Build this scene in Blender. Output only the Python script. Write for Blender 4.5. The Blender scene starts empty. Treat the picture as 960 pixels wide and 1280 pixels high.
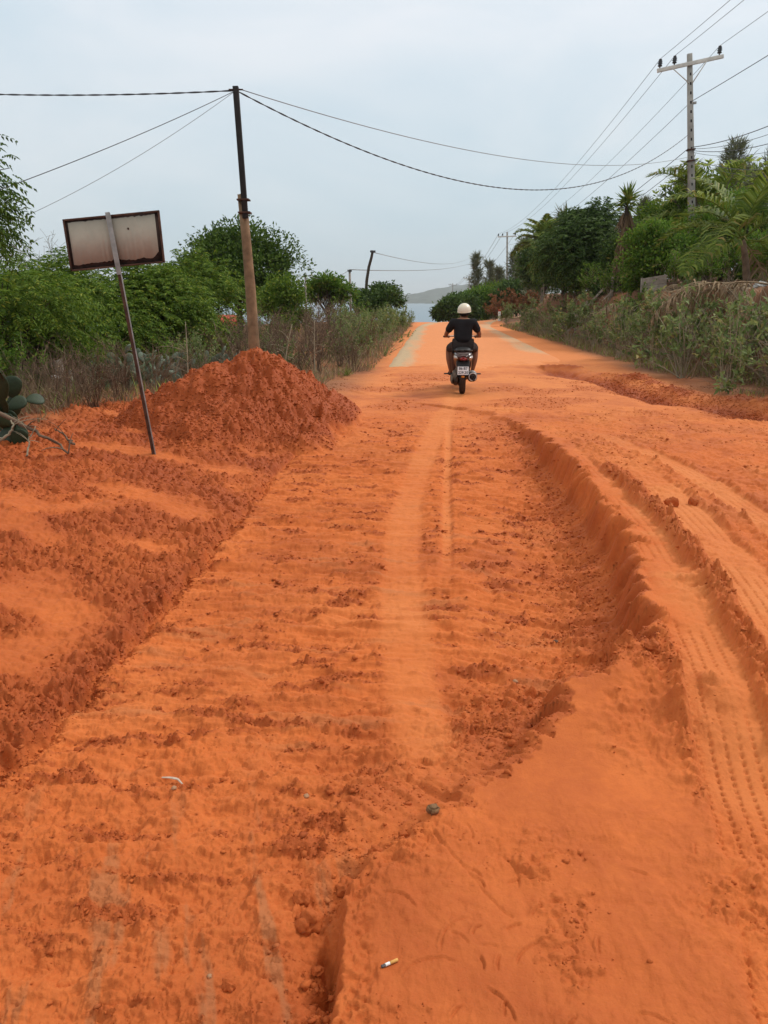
import bpy, bmesh, math, random
import numpy as np
from mathutils import Vector, Matrix, Euler

# ------------------------------------------------------------------ camera, sky, sun, exposure
S = bpy.context.scene
COL = S.collection
CAM_H, FPX, PITCH = 1.6, 960.0, math.atan(266 / 960)
cam = bpy.data.cameras.new('camera'); camo = bpy.data.objects.new('camera', cam); COL.objects.link(camo)
camo.location = (0, 0, CAM_H); camo.rotation_euler = (math.pi / 2 - PITCH, 0, 0)
cam.sensor_fit = 'VERTICAL'; cam.sensor_height = 36; cam.lens = 27.0
cam.clip_start = 0.05; cam.clip_end = 20000
S.camera = camo
S.view_settings.view_transform = 'Standard'; S.view_settings.look = 'None'
S.view_settings.exposure = 0.46; S.view_settings.gamma = 1.0
S.view_settings.use_curve_mapping = False
S.render.resolution_x, S.render.resolution_y = 768, 1024
S.cycles.max_bounces = 6; S.cycles.diffuse_bounces = 2; S.cycles.glossy_bounces = 2
S.cycles.transmission_bounces = 4; S.cycles.caustics_reflective = False; S.cycles.caustics_refractive = False

SUN_EL, SUN_AZ = math.radians(44), math.radians(58)      # azimuth measured from +Y towards +X
world = bpy.data.worlds.new('World'); S.world = world; world.use_nodes = True
nt = world.node_tree; N = nt.nodes; L = nt.links
for n in list(N): N.remove(n)
out = N.new('ShaderNodeOutputWorld'); bg = N.new('ShaderNodeBackground')
sky = N.new('ShaderNodeTexSky'); sky.sky_type = 'NISHITA'; sky.sun_disc = False
sky.sun_elevation = SUN_EL; sky.sun_rotation = SUN_AZ; sky.dust_density = 3.0
tc = N.new('ShaderNodeTexCoord'); sep = N.new('ShaderNodeSeparateXYZ'); L.new(tc.outputs['Generated'], sep.inputs[0])
# overcast deck: brighter towards the zenith
ramp = N.new('ShaderNodeValToRGB'); L.new(sep.outputs['Z'], ramp.inputs[0])
e = ramp.color_ramp.elements
e[0].position = 0.0; e[0].color = (0.435, 0.50, 0.535, 1)
e[1].position = 1.0; e[1].color = (0.90, 0.84, 0.76, 1)
x = e.new(0.10); x.color = (0.445, 0.525, 0.57, 1)
x = e.new(0.30); x.color = (0.53, 0.595, 0.645, 1)
x = e.new(0.46); x.color = (0.68, 0.70, 0.70, 1)
mp = N.new('ShaderNodeMapping'); mp.inputs['Scale'].default_value = (1.0, 1.0, 2.6); L.new(tc.outputs['Generated'], mp.inputs[0])
nz = N.new('ShaderNodeTexNoise'); nz.inputs['Scale'].default_value = 2.3; nz.inputs['Detail'].default_value = 6; nz.inputs['Roughness'].default_value = 0.55
nz.inputs['Distortion'].default_value = 0.5
L.new(mp.outputs[0], nz.inputs['Vector'])
cr = N.new('ShaderNodeValToRGB'); L.new(nz.outputs['Fac'], cr.inputs[0])
cr.color_ramp.elements[0].position = 0.36; cr.color_ramp.elements[0].color = (0.93, 0.975, 1.0, 1)
cr.color_ramp.elements[1].position = 0.68; cr.color_ramp.elements[1].color = (1.20, 1.12, 1.09, 1)
mul = N.new('ShaderNodeMix'); mul.data_type = 'RGBA'; mul.blend_type = 'MULTIPLY'; mul.inputs[0].default_value = 1
L.new(ramp.outputs[0], mul.inputs[6]); L.new(cr.outputs[0], mul.inputs[7])
sc10 = N.new('ShaderNodeMix'); sc10.data_type = 'RGBA'; sc10.blend_type = 'MULTIPLY'; sc10.inputs[0].default_value = 1
L.new(mul.outputs[2], sc10.inputs[6]); sc10.inputs[7].default_value = (10, 10, 10, 1)
mixs = N.new('ShaderNodeMix'); mixs.data_type = 'RGBA'; mixs.inputs[0].default_value = 0.93   # thick cloud over the clear sky
L.new(sky.outputs[0], mixs.inputs[6]); L.new(sc10.outputs[2], mixs.inputs[7])
L.new(mixs.outputs[2], bg.inputs[0]); bg.inputs[1].default_value = 0.1
L.new(bg.outputs[0], out.inputs[0])
sl = bpy.data.lights.new('sun', 'SUN'); slo = bpy.data.objects.new('sun', sl); COL.objects.link(slo)
sl.energy = 1.5; sl.angle = math.radians(10); sl.color = (1.0, 0.95, 0.88)
slo.rotation_euler = (math.pi / 2 - SUN_EL, 0, math.pi - SUN_AZ)
slo.location = (0, 0, 60)

# ------------------------------------------------------------------ helpers
rng = np.random.default_rng(7)
random.seed(7)

def W(px, py, z=0.0):
    """ground point (x, y) seen at pixel (px, py) of the 960x1280 photograph, for ground height z"""
    u = (px - 480) / FPX; v = (640 - py) / FPX
    dy = math.cos(PITCH) + v * math.sin(PITCH); dz = -math.sin(PITCH) + v * math.cos(PITCH)
    t = (z - CAM_H) / dz
    return (u * t, dy * t)

def AT(px, py, Y):
    """3-D point at depth Y along the ray of a pixel"""
    u = (px - 480) / FPX; v = (640 - py) / FPX
    dy = math.cos(PITCH) + v * math.sin(PITCH); dz = -math.sin(PITCH) + v * math.cos(PITCH)
    t = Y / dy
    return Vector((u * t, Y, CAM_H + dz * t))

def ss(a, b, x):
    t = np.clip((x - a) / (b - a), 0, 1)
    return t * t * (3 - 2 * t)

_perm = np.random.default_rng(3).permutation(4096).astype(np.int32)
_g = np.random.default_rng(4).uniform(0, 2 * np.pi, 4096)
_gx = np.cos(_g).astype(np.float32); _gy = np.sin(_g).astype(np.float32)
_rv = np.random.default_rng(5).random(4096).astype(np.float32)
def _h(ix, iy, s): return _perm[(_perm[(ix + s * 131) & 4095] + iy) & 4095]
def pn(x, y, s=0):
    """gradient noise, about -0.7..0.7"""
    x = np.asarray(x, np.float32); y = np.asarray(y, np.float32)
    fx = np.floor(x); fy = np.floor(y); ix = fx.astype(np.int32); iy = fy.astype(np.int32)
    dx = x - fx; dy = y - fy
    u = dx * dx * dx * (dx * (dx * 6 - 15) + 10); v = dy * dy * dy * (dy * (dy * 6 - 15) + 10)
    def g(i, j):
        h = _h(ix + i, iy + j, s); return _gx[h] * (dx - i) + _gy[h] * (dy - j)
    a = g(0, 0); b = g(1, 0); c = g(0, 1); d = g(1, 1)
    return (a + (b - a) * u) * (1 - v) + (c + (d - c) * u) * v
def fbm(x, y, s=0, o=4, r=0.5):
    t = 0; a = 1.0; f = 1.0
    for k in range(o):
        t = t + a * pn(x * f + 17.3 * k, y * f - 9.1 * k, s + k); a *= r; f *= 2.03
    return t
def clods(x, y, sc, s=0, p=0.7, rmin=0.2, rmax=0.62):
    """rounded lumps of random size, height in units of the cell"""
    x = x / sc; y = y / sc
    fx = np.floor(x); fy = np.floor(y); ix = fx.astype(np.int32); iy = fy.astype(np.int32)
    h = np.zeros_like(x, dtype=np.float32)
    for i in (-1, 0, 1):
        for j in (-1, 0, 1):
            k = _h(ix + i, iy + j, s)
            cx = fx + i + 0.5 + 0.8 * (_rv[k] - 0.5); cy = fy + j + 0.5 + 0.8 * (_rv[(k + 777) & 4095] - 0.5)
            r = rmin + (rmax - rmin) * _rv[(k + 1555) & 4095] ** 2
            on = _rv[(k + 2333) & 4095] < p
            ax = 0.75 + 0.5 * _rv[(k + 99) & 4095]
            q = r * r - ((x - cx) * ax) ** 2 - ((y - cy) / ax) ** 2
            h = np.maximum(h, np.where(on & (q > 0), np.sqrt(np.maximum(q, 0)), 0))
    return h
def pdist(x, y, P):
    """signed distance to a polyline (positive on its right-hand side), and arc length there"""
    best = np.full(x.shape, 1e9, np.float32); sd = np.zeros_like(best); arc = np.zeros_like(best); acc = 0.0
    for (ax, ay), (bx, by) in zip(P[:-1], P[1:]):
        ex, ey = bx - ax, by - ay; l2 = ex * ex + ey * ey; l = math.sqrt(l2)
        t = np.clip(((x - ax) * ex + (y - ay) * ey) / l2, 0, 1)
        qx = x - (ax + t * ex); qy = y - (ay + t * ey)
        d = np.hypot(qx, qy); m = d < best
        sgn = np.sign(ex * (y - ay) - ey * (x - ax)) * -1
        best = np.where(m, d, best); sd = np.where(m, d * sgn, sd); arc = np.where(m, acc + t * l, arc)
        acc += l
    return sd, arc
def smooth(P, n=3):
    P = [tuple(p) for p in P]
    for _ in range(n):
        Q = [P[0]]
        for a, b in zip(P[:-1], P[1:]):
            Q += [(0.75 * a[0] + 0.25 * b[0], 0.75 * a[1] + 0.25 * b[1]), (0.25 * a[0] + 0.75 * b[0], 0.25 * a[1] + 0.75 * b[1])]
        P = Q + [P[-1]]
    return P

# ---- mesh collectors
def np_mesh(name, V, F, mat=None, smooth_sh=False, parent=None, link=True, mats=None, fm=None):
    """V (n,3); F list of (m,k) arrays with k = 3 or 4"""
    V = np.ascontiguousarray(V, np.float32); F = [np.asarray(f, np.int32) for f in (F if isinstance(F, list) else [F]) if len(f)]
    me = bpy.data.meshes.new(name)
    me.vertices.add(len(V)); me.vertices.foreach_set('co', V.ravel())
    nl = sum(f.size for f in F); nf = sum(len(f) for f in F)
    me.loops.add(nl); me.polygons.add(nf)
    me.loops.foreach_set('vertex_index', np.concatenate([f.ravel() for f in F]))
    tot = np.concatenate([np.full(len(f), f.shape[1], np.int32) for f in F])
    st = np.concatenate([[0], np.cumsum(tot)[:-1]]).astype(np.int32)
    me.polygons.foreach_set('loop_start', st); me.polygons.foreach_set('loop_total', tot)
    if smooth_sh: me.polygons.foreach_set('use_smooth', np.ones(nf, bool))
    for m in (mats or ([mat] if mat else [])): me.materials.append(m)
    if fm is not None: me.polygons.foreach_set('material_index', np.asarray(fm, np.int32))
    me.update(calc_edges=True); me.validate()
    o = bpy.data.objects.new(name, me)
    if link: COL.objects.link(o)
    if parent is not None: o.parent = parent
    return o

class MB:
    """collects shapes into one mesh"""
    def __init__(s): s.v = []; s.q = []; s.t = []; s.n = 0
    def add(s, V, Q=None, T=None):
        V = np.asarray(V, np.float32)
        if Q is not None and len(Q): s.q.append(np.asarray(Q, np.int32) + s.n)
        if T is not None and len(T): s.t.append(np.asarray(T, np.int32) + s.n)
        s.v.append(V); s.n += len(V)
    def tube(s, pts, rad, k=6, cap=True):
        pts = np.asarray(pts, float); n = len(pts); rad = np.broadcast_to(np.asarray(rad, float), (n,))
        T = np.gradient(pts, axis=0); T /= np.linalg.norm(T, axis=1)[:, None] + 1e-9
        ref = np.array([0, 0, 1.0]) if abs(T[:, 2]).mean() < 0.85 else np.array([1.0, 0, 0])
        A = np.cross(T, ref); A /= np.linalg.norm(A, axis=1)[:, None] + 1e-9; B = np.cross(T, A)
        a = np.arange(k) * 2 * np.pi / k
        V = (pts[:, None] + rad[:, None, None] * (np.cos(a)[None, :, None] * A[:, None] + np.sin(a)[None, :, None] * B[:, None])).reshape(-1, 3)
        i = np.arange(n - 1)[:, None] * k; j = np.arange(k)[None]; j2 = (j + 1) % k
        Q = np.stack([i + j, i + j2, i + k + j2, i + k + j], -1).reshape(-1, 4)
        Tt = []
        if cap:
            V = np.vstack([V, pts[:1], pts[-1:]])
            c0, c1 = n * k, n * k + 1
            for q in range(k):
                Tt.append((c0, (q + 1) % k, q)); Tt.append((c1, (n - 1) * k + q, (n - 1) * k + (q + 1) % k))
        s.add(V, Q, Tt); return s
    def box(s, c, size, rot=None, bev=0.0):
        hx, hy, hz = [q / 2 for q in size]
        bm = bmesh.new(); bmesh.ops.create_cube(bm, size=1)
        for v in bm.verts: v.co = Vector((v.co.x * 2 * hx, v.co.y * 2 * hy, v.co.z * 2 * hz))
        if bev: bmesh.ops.bevel(bm, geom=bm.edges[:], offset=bev, segments=2, profile=0.6, affect='EDGES')
        R = (rot or Matrix.Identity(3)).to_3x3()
        for v in bm.verts: v.co = R @ v.co + Vector(c)
        s.bm(bm); return s
    def bm(s, b):
        b.verts.index_update()
        V = [v.co[:] for v in b.verts]; Q = []; T = []
        for f in b.faces:
            ids = [v.index for v in f.verts]
            if len(ids) == 4: Q.append(ids)
            elif len(ids) == 3: T.append(ids)
            else:
                for i in range(1, len(ids) - 1): T.append((ids[0], ids[i], ids[i + 1]))
        s.add(V, Q, T); b.free()
    def build(s, name, mat=None, parent=None, sm=False):
        F = []
        if s.q: F.append(np.concatenate(s.q))
        if s.t: F.append(np.concatenate(s.t))
        return np_mesh(name, np.concatenate(s.v), F, mat, sm, parent)

def tag(o, label=None, cat=None, group=None, kind=None):
    if label: o['label'] = label
    if cat: o['category'] = cat
    if group: o['group'] = group
    if kind: o['kind'] = kind
    return o
def empty(name, loc, label=None, cat=None, group=None, rz=0):
    o = bpy.data.objects.new(name, None); COL.objects.link(o); o.location = loc; o.rotation_euler.z = rz
    o.empty_display_size = 0.2
    return tag(o, label, cat, group)
def copy_tree(o, parent=None):
    c = o.copy(); COL.objects.link(c); c.parent = parent
    for ch in o.children: copy_tree(ch, c)
    return c

# ---- materials
def mat(name, col, rough=0.8, metal=0.0, var=0.25, vscale=8.0, col2=None, bump=0.0, bscale=60.0, spec=0.3, coat=0.0):
    """principled with procedural colour variation (object coordinates) and optional bump"""
    m = bpy.data.materials.new(name); m.use_nodes = True; t = m.node_tree; b = t.nodes['Principled BSDF']
    b.inputs['Roughness'].default_value = rough; b.inputs['Metallic'].default_value = metal
    b.inputs['Specular IOR Level'].default_value = spec; b.inputs['Coat Weight'].default_value = coat
    tc = t.nodes.new('ShaderNodeTexCoord'); n = t.nodes.new('ShaderNodeTexNoise')
    n.inputs['Scale'].default_value = vscale; n.inputs['Detail'].default_value = 5; n.inputs['Roughness'].default_value = 0.6
    t.links.new(tc.outputs['Object'], n.inputs['Vector'])
    r = t.nodes.new('ShaderNodeValToRGB'); t.links.new(n.outputs['Fac'], r.inputs[0])
    c2 = col2 or tuple(q * (1 - var) for q in col)
    r.color_ramp.elements[0].position = 0.35; r.color_ramp.elements[0].color = (*c2, 1)
    r.color_ramp.elements[1].position = 0.65; r.color_ramp.elements[1].color = (*col, 1)
    t.links.new(r.outputs[0], b.inputs['Base Color'])
    if bump:
        n2 = t.nodes.new('ShaderNodeTexNoise'); n2.inputs['Scale'].default_value = bscale; n2.inputs['Detail'].default_value = 4
        t.links.new(tc.outputs['Object'], n2.inputs['Vector'])
        bp = t.nodes.new('ShaderNodeBump'); bp.inputs['Strength'].default_value = bump; bp.inputs['Distance'].default_value = 0.01
        t.links.new(n2.outputs['Fac'], bp.inputs['Height']); t.links.new(bp.outputs[0], b.inputs['Normal'])
    return m
def leaf_mat(name, c1, c2, trans=0.35, c3=None, rough=0.65):
    """each leaf (mesh island) gets its own tint between c1 and c2 (c3: the odd dead one)"""
    m = bpy.data.materials.new(name); m.use_nodes = True; t = m.node_tree
    b = t.nodes['Principled BSDF']; o = t.nodes['Material Output']
    g = t.nodes.new('ShaderNodeNewGeometry'); r = t.nodes.new('ShaderNodeValToRGB')
    t.links.new(g.outputs['Random Per Island'], r.inputs[0])
    e = r.color_ramp.elements
    e[0].position = 0; e[0].color = (*c1, 1); e[1].position = 0.9; e[1].color = (*c2, 1)
    if c3: q = e.new(0.95); q.color = (*c3, 1)
    b.inputs['Roughness'].default_value = rough; b.inputs['Specular IOR Level'].default_value = 0.2
    t.links.new(r.outputs[0], b.inputs['Base Color'])
    tr = t.nodes.new('ShaderNodeBsdfTranslucent'); t.links.new(r.outputs[0], tr.inputs[0])
    mx = t.nodes.new('ShaderNodeMixShader'); mx.inputs[0].default_value = trans
    t.links.new(b.outputs[0], mx.inputs[1]); t.links.new(tr.outputs[0], mx.inputs[2]); t.links.new(mx.outputs[0], o.inputs[0])
    return m
# ------------------------------------------------------------------ terrain
def terr(n, k, sharp=0.16):
    # flaky ledges: a noise field cut into thin steps with crisp edges
    q = n * k; f = np.floor(q); t = (q - f)
    return (f + ss(1 - sharp, 1.0, t) + 0.25 * t) / k
def rdg(x, y, s=0, o=3, r=0.55):
    t = 0; a = 1.0; f = 1.0
    for k in range(o):
        t = t + a * (1 - np.minimum(np.abs(pn(x * f + 7.7 * k, y * f + 3.1 * k, s + k)) * 3.2, 1)); a *= r; f *= 2.1
    return t / 1.9
def base_h(x, y):
    """large-scale ground height: level road, banked right side, land falling away to the bay"""
    x = np.asarray(x, np.float32); y = np.asarray(y, np.float32)
    xb = 8.2 + 0.03 * (y - 14) + 0.25 * pn(y * 0.35, y * 0 + 3.3, 61)
    bank = ss(9, 14, y) * (1 - ss(44, 54, y))
    up = np.clip(x - xb, 0, 40)
    z = bank * (1.75 * ss(-0.35, 0.15, x - xb) + 0.14 * np.minimum(up, 12) + 0.05 * np.clip(up - 12, 0, 40))
    z = z + (1 - bank) * ss(20, 60, y) * 0.1 * np.clip(x - 7, 0, 30)
    z = z + 0.06 * fbm(x * 0.3, y * 0.3, 40, 3) * ss(0, 3, np.abs(x - 0.06 * y - 3) - 2.0 + 0 * y) * ss(6, 14, y)
    z = z + bank * np.exp(-((x - xb + 0.1) / 0.5) ** 2) * (0.35 * fbm(x * 1.3, y * 1.3, 62, 4) + 0.25 * clods(x, y, 0.7, 63, .7))
    # fall to the sea
    w = 1 - ss(6, 34, x - 0.05 * y)
    w = np.maximum(w, ss(230, 420, y))
    q = y + 1.1 * np.clip(-x - 8, 0, 60)
    z = z - w * 17 * ss(52, 240, q) - 12 * ss(240, 600, y) - w * 0.028 * np.clip(-x - 4, 0, 30) * ss(10, 25, y)
    return z

# lines measured on the ground
BANK = smooth([W(*p, z) for (*p, z) in [(588, 517, -.02), (640, 524, 0), (700, 560, .06), (755, 620, .09), (800, 685, .1), (828, 762, .1), (822, 808, .08), (760, 842, .0), (722, 876, -.07), (712, 908, -.09),
      (688, 940, -.1), (640, 972, -.1), (600, 1000, -.1), (545, 1032, -.1), (500, 1060, -.1), (450, 1092, -.1), (440, 1130, -.1), (428, 1180, -.1), (424, 1240, -.1), (410, 1300, -.1), (380, 1500, -.1)]], 2)
LEFT = smooth([W(*p, -.1) for p in [(-150, 1110), (0, 962), (100, 870), (240, 716), (300, 645), (345, 588), (372, 566), (405, 546), (438, 500), (446, 478)]], 2)
T1 = smooth([W(*p, .08) for p in [(655, 520), (700, 560), (748, 612), (800, 668), (850, 750), (900, 850), (945, 950), (985, 1050), (1030, 1200)]], 2)
T2 = smooth([W(*p, .1) for p in [(740, 545), (800, 590), (850, 635), (905, 690), (965, 760), (1040, 860), (1150, 1050)]], 2)
T3 = smooth([W(*p, .06) for p in [(700, 520), (780, 560), (850, 590), (930, 640), (1000, 690), (1120, 790)]], 2)
RIDGE = smooth([W(*p, .12) for p in [(762, 590), (830, 655), (880, 720), (930, 790), (985, 880), (1040, 990)]], 2)
EDGE2 = smooth([W(*p, .0) for p in [(836, 800), (862, 860), (895, 930), (925, 1000), (965, 1075), (1000, 1160)]], 2)
BIKE = smooth([W(*p, -.1) for p in [(577, 486), (560, 520), (535, 560), (515, 600), (503, 660), (503, 760), (515, 850), (535, 930), (560, 990)]], 2)
BIKE2 = smooth([W(*p, -.1) for p in [(563, 500), (560, 560), (558, 610), (560, 680), (555, 760)]], 1)
ROADL = [W(*p) for p in [(430, 515), (480, 460), (500, 432), (525, 403)]]

def detail_h(x, y):
    """the dug-up foreground; returns height, moisture, dust, bare hardpan"""
    far = 1 - ss(15, 22, y)
    wx = x + 0.05 * fbm(x * 2.1, y * 2.1, 1, 3); wy = y + 0.05 * fbm(x * 2.1 + 5, y * 2.1, 2, 3)
    lump = fbm(x * 1.1, y * 1.1, 8, 4)
    c6 = clods(wx, wy, 0.11, 20, 0.75); c3 = clods(wx, wy, 0.055, 21, 0.7); c15 = clods(wx, wy, 0.026, 22, 0.6)
    c15 = c15 * (1 - ss(4.5, 8, y)); c3 = c3 * (1 - 0.6 * ss(8, 12, y))
    grit = 0.11 * 0.55 * c6 + 0.055 * 0.7 * c3 + 0.026 * 0.8 * c15
    fine = fbm(x * 9, y * 9, 12, 4, 0.55) * (1 - 0.7 * ss(5, 9, y)) + 0.5 * (rdg(x * 11, y * 14, 13, 3) - 0.5)
    flake = terr(fbm(x * 2.6 + 0.2 * pn(x * 9, y * 9, 15), y * 4.2, 16, 5, 0.6), 6) 
    flake2 = terr(fbm(x * 7.0, y * 7.0, 17, 4, 0.6), 4, 0.2)
    c8 = clods(wx, wy, 0.016, 23, 0.55)
    c8 = c8 * (1 - ss(3, 5, y))
    crumb = 0.055 * 0.42 * c3 * (c3 > 0.12) + 0.026 * 0.75 * c15 + 0.016 * 0.8 * c8
    sprk = clods(wx + 3, wy, 0.045, 24, 0.16, 0.1, 0.42) * 0.045 + clods(wx, wy + 3, 0.024, 25, 0.2, 0.15, 0.5) * 0.024
    lane = -0.15 * (1 - ss(7.5, 11.2, y))
    # ---- right-hand bank
    db0, sb = pdist(x, y, BANK); db0 = -db0
    near = 1 - ss(1.9, 2.45, y)                       # the low slab at our feet
    jit = (0.10 * fbm(sb * 2.2, sb * 0 + 1, 30, 3) + 0.045 * pn(sb * 9, sb * 0, 31) + 0.03 * pn(sb * 23, sb * 0, 38) + 0.04 * fbm(x * 7, y * 7, 33, 3) + 0.16 * (terr(fbm(sb * 3.2, sb * 0 + 4, 39, 2), 3.5, .12) + .1)) * (1 - near) \
        + (0.035 * fbm(sb * 3.2, sb * 0 + 7, 34, 4) + 0.016 * fbm(x * 14, y * 14, 35, 3) + 0.018 * pn(sb * 13, sb * 0, 135) + 0.011 * pn(sb * 33, sb * 0, 136)) * near
    db = db0 + jit
    wid = (0.36 - 0.08 * ss(5, 9, y)) * (1 - near) + 0.062 * near + 0.1 * np.clip(lump, -.5, .5)
    wid = np.maximum(wid, 0.05)
    t = np.clip(1 + db / wid, 0, 1)
    prof = 0.34 * t ** 1.2 + 0.66 * ss(0.56, 0.93, t)
    yy = y + 0.25 * (x - 0.9)
    top = 0.18 * ss(2.35, 3.2, yy) - 0.085
    top = top + 0.05 * ss(3.0, 4.4, y) * (1 - ss(0, 1.6, db)) - (top - 0.0) * ss(7, 10.5, y) * 1.0
    top = top + 0.02 * lump
    face = np.where((t > 0.02) & (t < 0.98), 1.0, 0.0) * (1 - near) * (1 - ss(10, 12, y))
    z = lane + prof * (top - lane)
    z = z - 0.09 * np.exp(-((db + wid + 0.12) / 0.35) ** 2) * (1 - near) * ss(2.2, 3.2, y) * (1 - ss(7.5, 10, y)) * (1 - prof)
    # streaks raked down the face, talus lumps at its foot
    z = z + face * (0.020 * fbm(sb * 11, db * 1.5, 36, 3) + 0.010 * pn(sb * 34, db * 4, 37) + 0.012 * fine + 0.5 * sprk)
    foot = np.exp(-((db + wid * 1.0) / 0.22) ** 2) * (1 - 0.85 * near) * ss(2.0, 3.0, y) * (1 - ss(9, 11, y))
    z = z + foot * (0.6 * grit + 0.6 * crumb + 0.02)
    # ---- left-hand spoil
    dl0, slx = pdist(x, y, LEFT)
    dl = -dl0 + 0.05 * fbm(slx * 2.5, slx * 0, 41, 3) + 0.03 * fbm(x * 8, y * 8, 42, 3) + 0.025 * pn(slx * 11, slx * 0, 142) + 0.02 * pn(slx * 27, slx * 0, 143)
    lm = ss(-0.01, 0.05, dl)
    leftp = -0.07 + 0.10 * np.clip(dl, 0, 1) + 0.05 * np.clip(dl, 0, 3) + 0.09 * fbm(x * 0.8, y * 0.8, 43, 3) * ss(0.1, 0.8, dl)
    groove = -0.04 * np.exp(-((dl - 0.015) / 0.03) ** 2) * (1 - ss(8, 9, y))
    left_w = lm * (1 - ss(11, 13.5, y))
    scr = ss(0.08, 0.36, fbm(x * 0.9 + y * 0.5, y * 1.6, 44, 2)) * ss(0.05, 0.4, dl)        # scraped smooth bands
    z = z * (1 - left_w) + left_w * (leftp - 0.06) + groove
    z = z + left_w * (1 - 0.8 * scr) * (1.25 * grit + 0.6 * crumb + 0.03 * fine) + left_w * (0.008 * fine + 0.3 * sprk) + left_w * 0.012 * fbm((x + 0.5 * y) * 1.5, (y - .1 * x) * 9, 45, 3)
    # ---- mound
    def cone(h, cx, cy, k, r=0.25): return h - k * (np.sqrt((x - cx) ** 2 + ((y - cy) * 0.9) ** 2 + r * r) - r)
    wob = 0.14 * fbm(x * 1.7, y * 1.7, 46, 4)
    m = np.maximum.reduce([cone(0.97, -1.70, 10.4, 0.86), cone(0.78, -2.15, 10.1, 0.66), cone(0.73, -1.30, 10.8, 1.05, .3), cone(0.50, -1.95, 9.5, 0.50), cone(0.28, -1.35, 9.5, 0.42), cone(0.88, -1.52, 10.6, 1.0)]) + wob
    mw = ss(-0.02, 0.12, m)
    gul = fbm(np.arctan2(x + 1.7, y - 10.2) * 5, np.hypot(x + 1.7, y - 10.2) * 1.2, 47, 3)
    z = z + np.where(m > 0, np.maximum(m - np.maximum(z, 0) * 0.9, 0), 0) + mw * (grit * 0.5 + 0.7 * crumb + 0.09 * clods(wx, wy, 0.2, 26, .6) + 0.02 * (rdg(x * 5, y * 5, 147, 3) - .5) + 0.03 * fine + 0.05 * gul + 0.04 * fbm(x * 4, y * 4, 48, 3))
    # ---- graded lane between: bucket ribs run across, loose crumbs lie in patches
    inl = (1 - prof) * (1 - lm) * far * (1 - ss(9.5, 12, y))
    inl = np.clip(inl - face, 0, 1)
    s2 = y + 0.10 * x + 0.05 * x * x + 0.10 * fbm(x * 0.6, y * 0.6, 49, 2)
    rib = fbm(x * 0.55 + 3, s2 * 9, 50, 4, .6) + 0.6 * pn(x * 0.5, s2 * 4.6, 53)
    rib2 = 1 - np.abs(fbm(x * 1.6, s2 * 6.5, 51, 3)) * 2.4
    ribw = ss(1.9, 2.9, y + 0.25 * x) * (1 - ss(8.2, 10, y))
    ra = rdg(x * 0.9 + 0.3 * lump, s2 * 5.5, 151, 3, 0.6)
    z = z + inl * ((0.026 + 0.012 * (1 - ss(2.4, 3.2, y))) * flake + (0.012 + 0.006 * (1 - ss(2.4, 3.2, y))) * flake2) + inl * ribw * (0.018 * rib + 0.022 * terr(fbm(x * 0.5 + 0.4 * lump, s2 * 7, 153, 4, .6), 4) + 0.020 * ra ** 2 + 0.004 * pn(x * 3, s2 * 34, 152) + 0.024 * rdg(x * 0.45, s2 * 12 + 0.5 * lump, 156, 2) ** 3 + 0.014 * rdg(x * 0.8 + 5, s2 * 23, 157, 2) ** 3)
    # diagonal gouges nearer the camera
    dgo = fbm((x * 0.9 - y * 0.45) * 7.5, (x * 0.45 + y * 0.9) * 1.2, 54, 3)
    rq = rdg((x * 0.9 - y * 0.45) * 3.2 + 0.5 * lump, (x * 0.45 + y * 0.9) * 2.2, 155, 4, 0.6)
    z = z + inl * (1 - ribw) * (0.012 * dgo + 0.022 * fbm(x * 3.4, y * 3.4, 55, 4) + 0.020 * rq ** 2)
    patch = ss(0.14, 0.50, fbm(x * 2.0, y * 7.0, 56, 5, .7) + 0.15 * (ra - 0.5) * ribw + 0.12 * lump) * inl
    patch = np.maximum(patch, inl * np.exp(-((db + wid + 0.1) / 0.26) ** 2) * 0.45 * ss(-.2, .3, lump) * ss(2.2, 3.2, y))
    z = z + patch * (0.22 * grit + 1.2 * crumb) + inl * (0.008 * fine + 0.8 * sprk)
    # ---- tracks on the right
    rt = prof * (1 - face) * (1 - ss(10.5, 12.5, y))
    up = rt * ss(0.02, 0.2, db) * ss(2.3, 2.9, yy + 0.6 * (x - 0.9))
    d1, s1 = pdist(x, y, T1); d2, s2_ = pdist(x, y, T2); d3, s3 = pdist(x, y, T3)
    dr, srr = pdist(x, y, RIDGE); de, se = pdist(x, y, EDGE2)
    tm = np.zeros_like(x)
    rough = up * (0.30 + 0.7 * ss(-0.1, 0.3, lump))
    z = z + rough * (grit * 0.5 + crumb * 0.7) + up * (0.020 * fine + 0.4 * sprk + 0.022 * flake + 0.014 * flake2) + up * 0.05 * fbm(x * 1.8, y * 1.3, 57, 3) * ss(0.2, 1, db)
    rd = np.exp(-((dr + 0.05 * fbm(srr * 3, srr * 0, 58, 3)) / 0.09) ** 2) * (1 - ss(6.3, 8.5, y)) * ss(1.2, 2.0, x + 0.0 * y) * 1.0
    z = z + rd * (0.042 + 0.03 * flake2 + 0.35 * grit + 0.9 * crumb + 0.05 * flake + 0.03 * fine)
    ed = np.exp(-((de + 0.04 * fbm(se * 4, se * 0, 59, 3)) / 0.085) ** 2) * (1 - ss(3.2, 3.8, y))
    z = z + ed * (0.03 + 0.5 * grit + 0.9 * crumb + 0.04 * flake)
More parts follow.
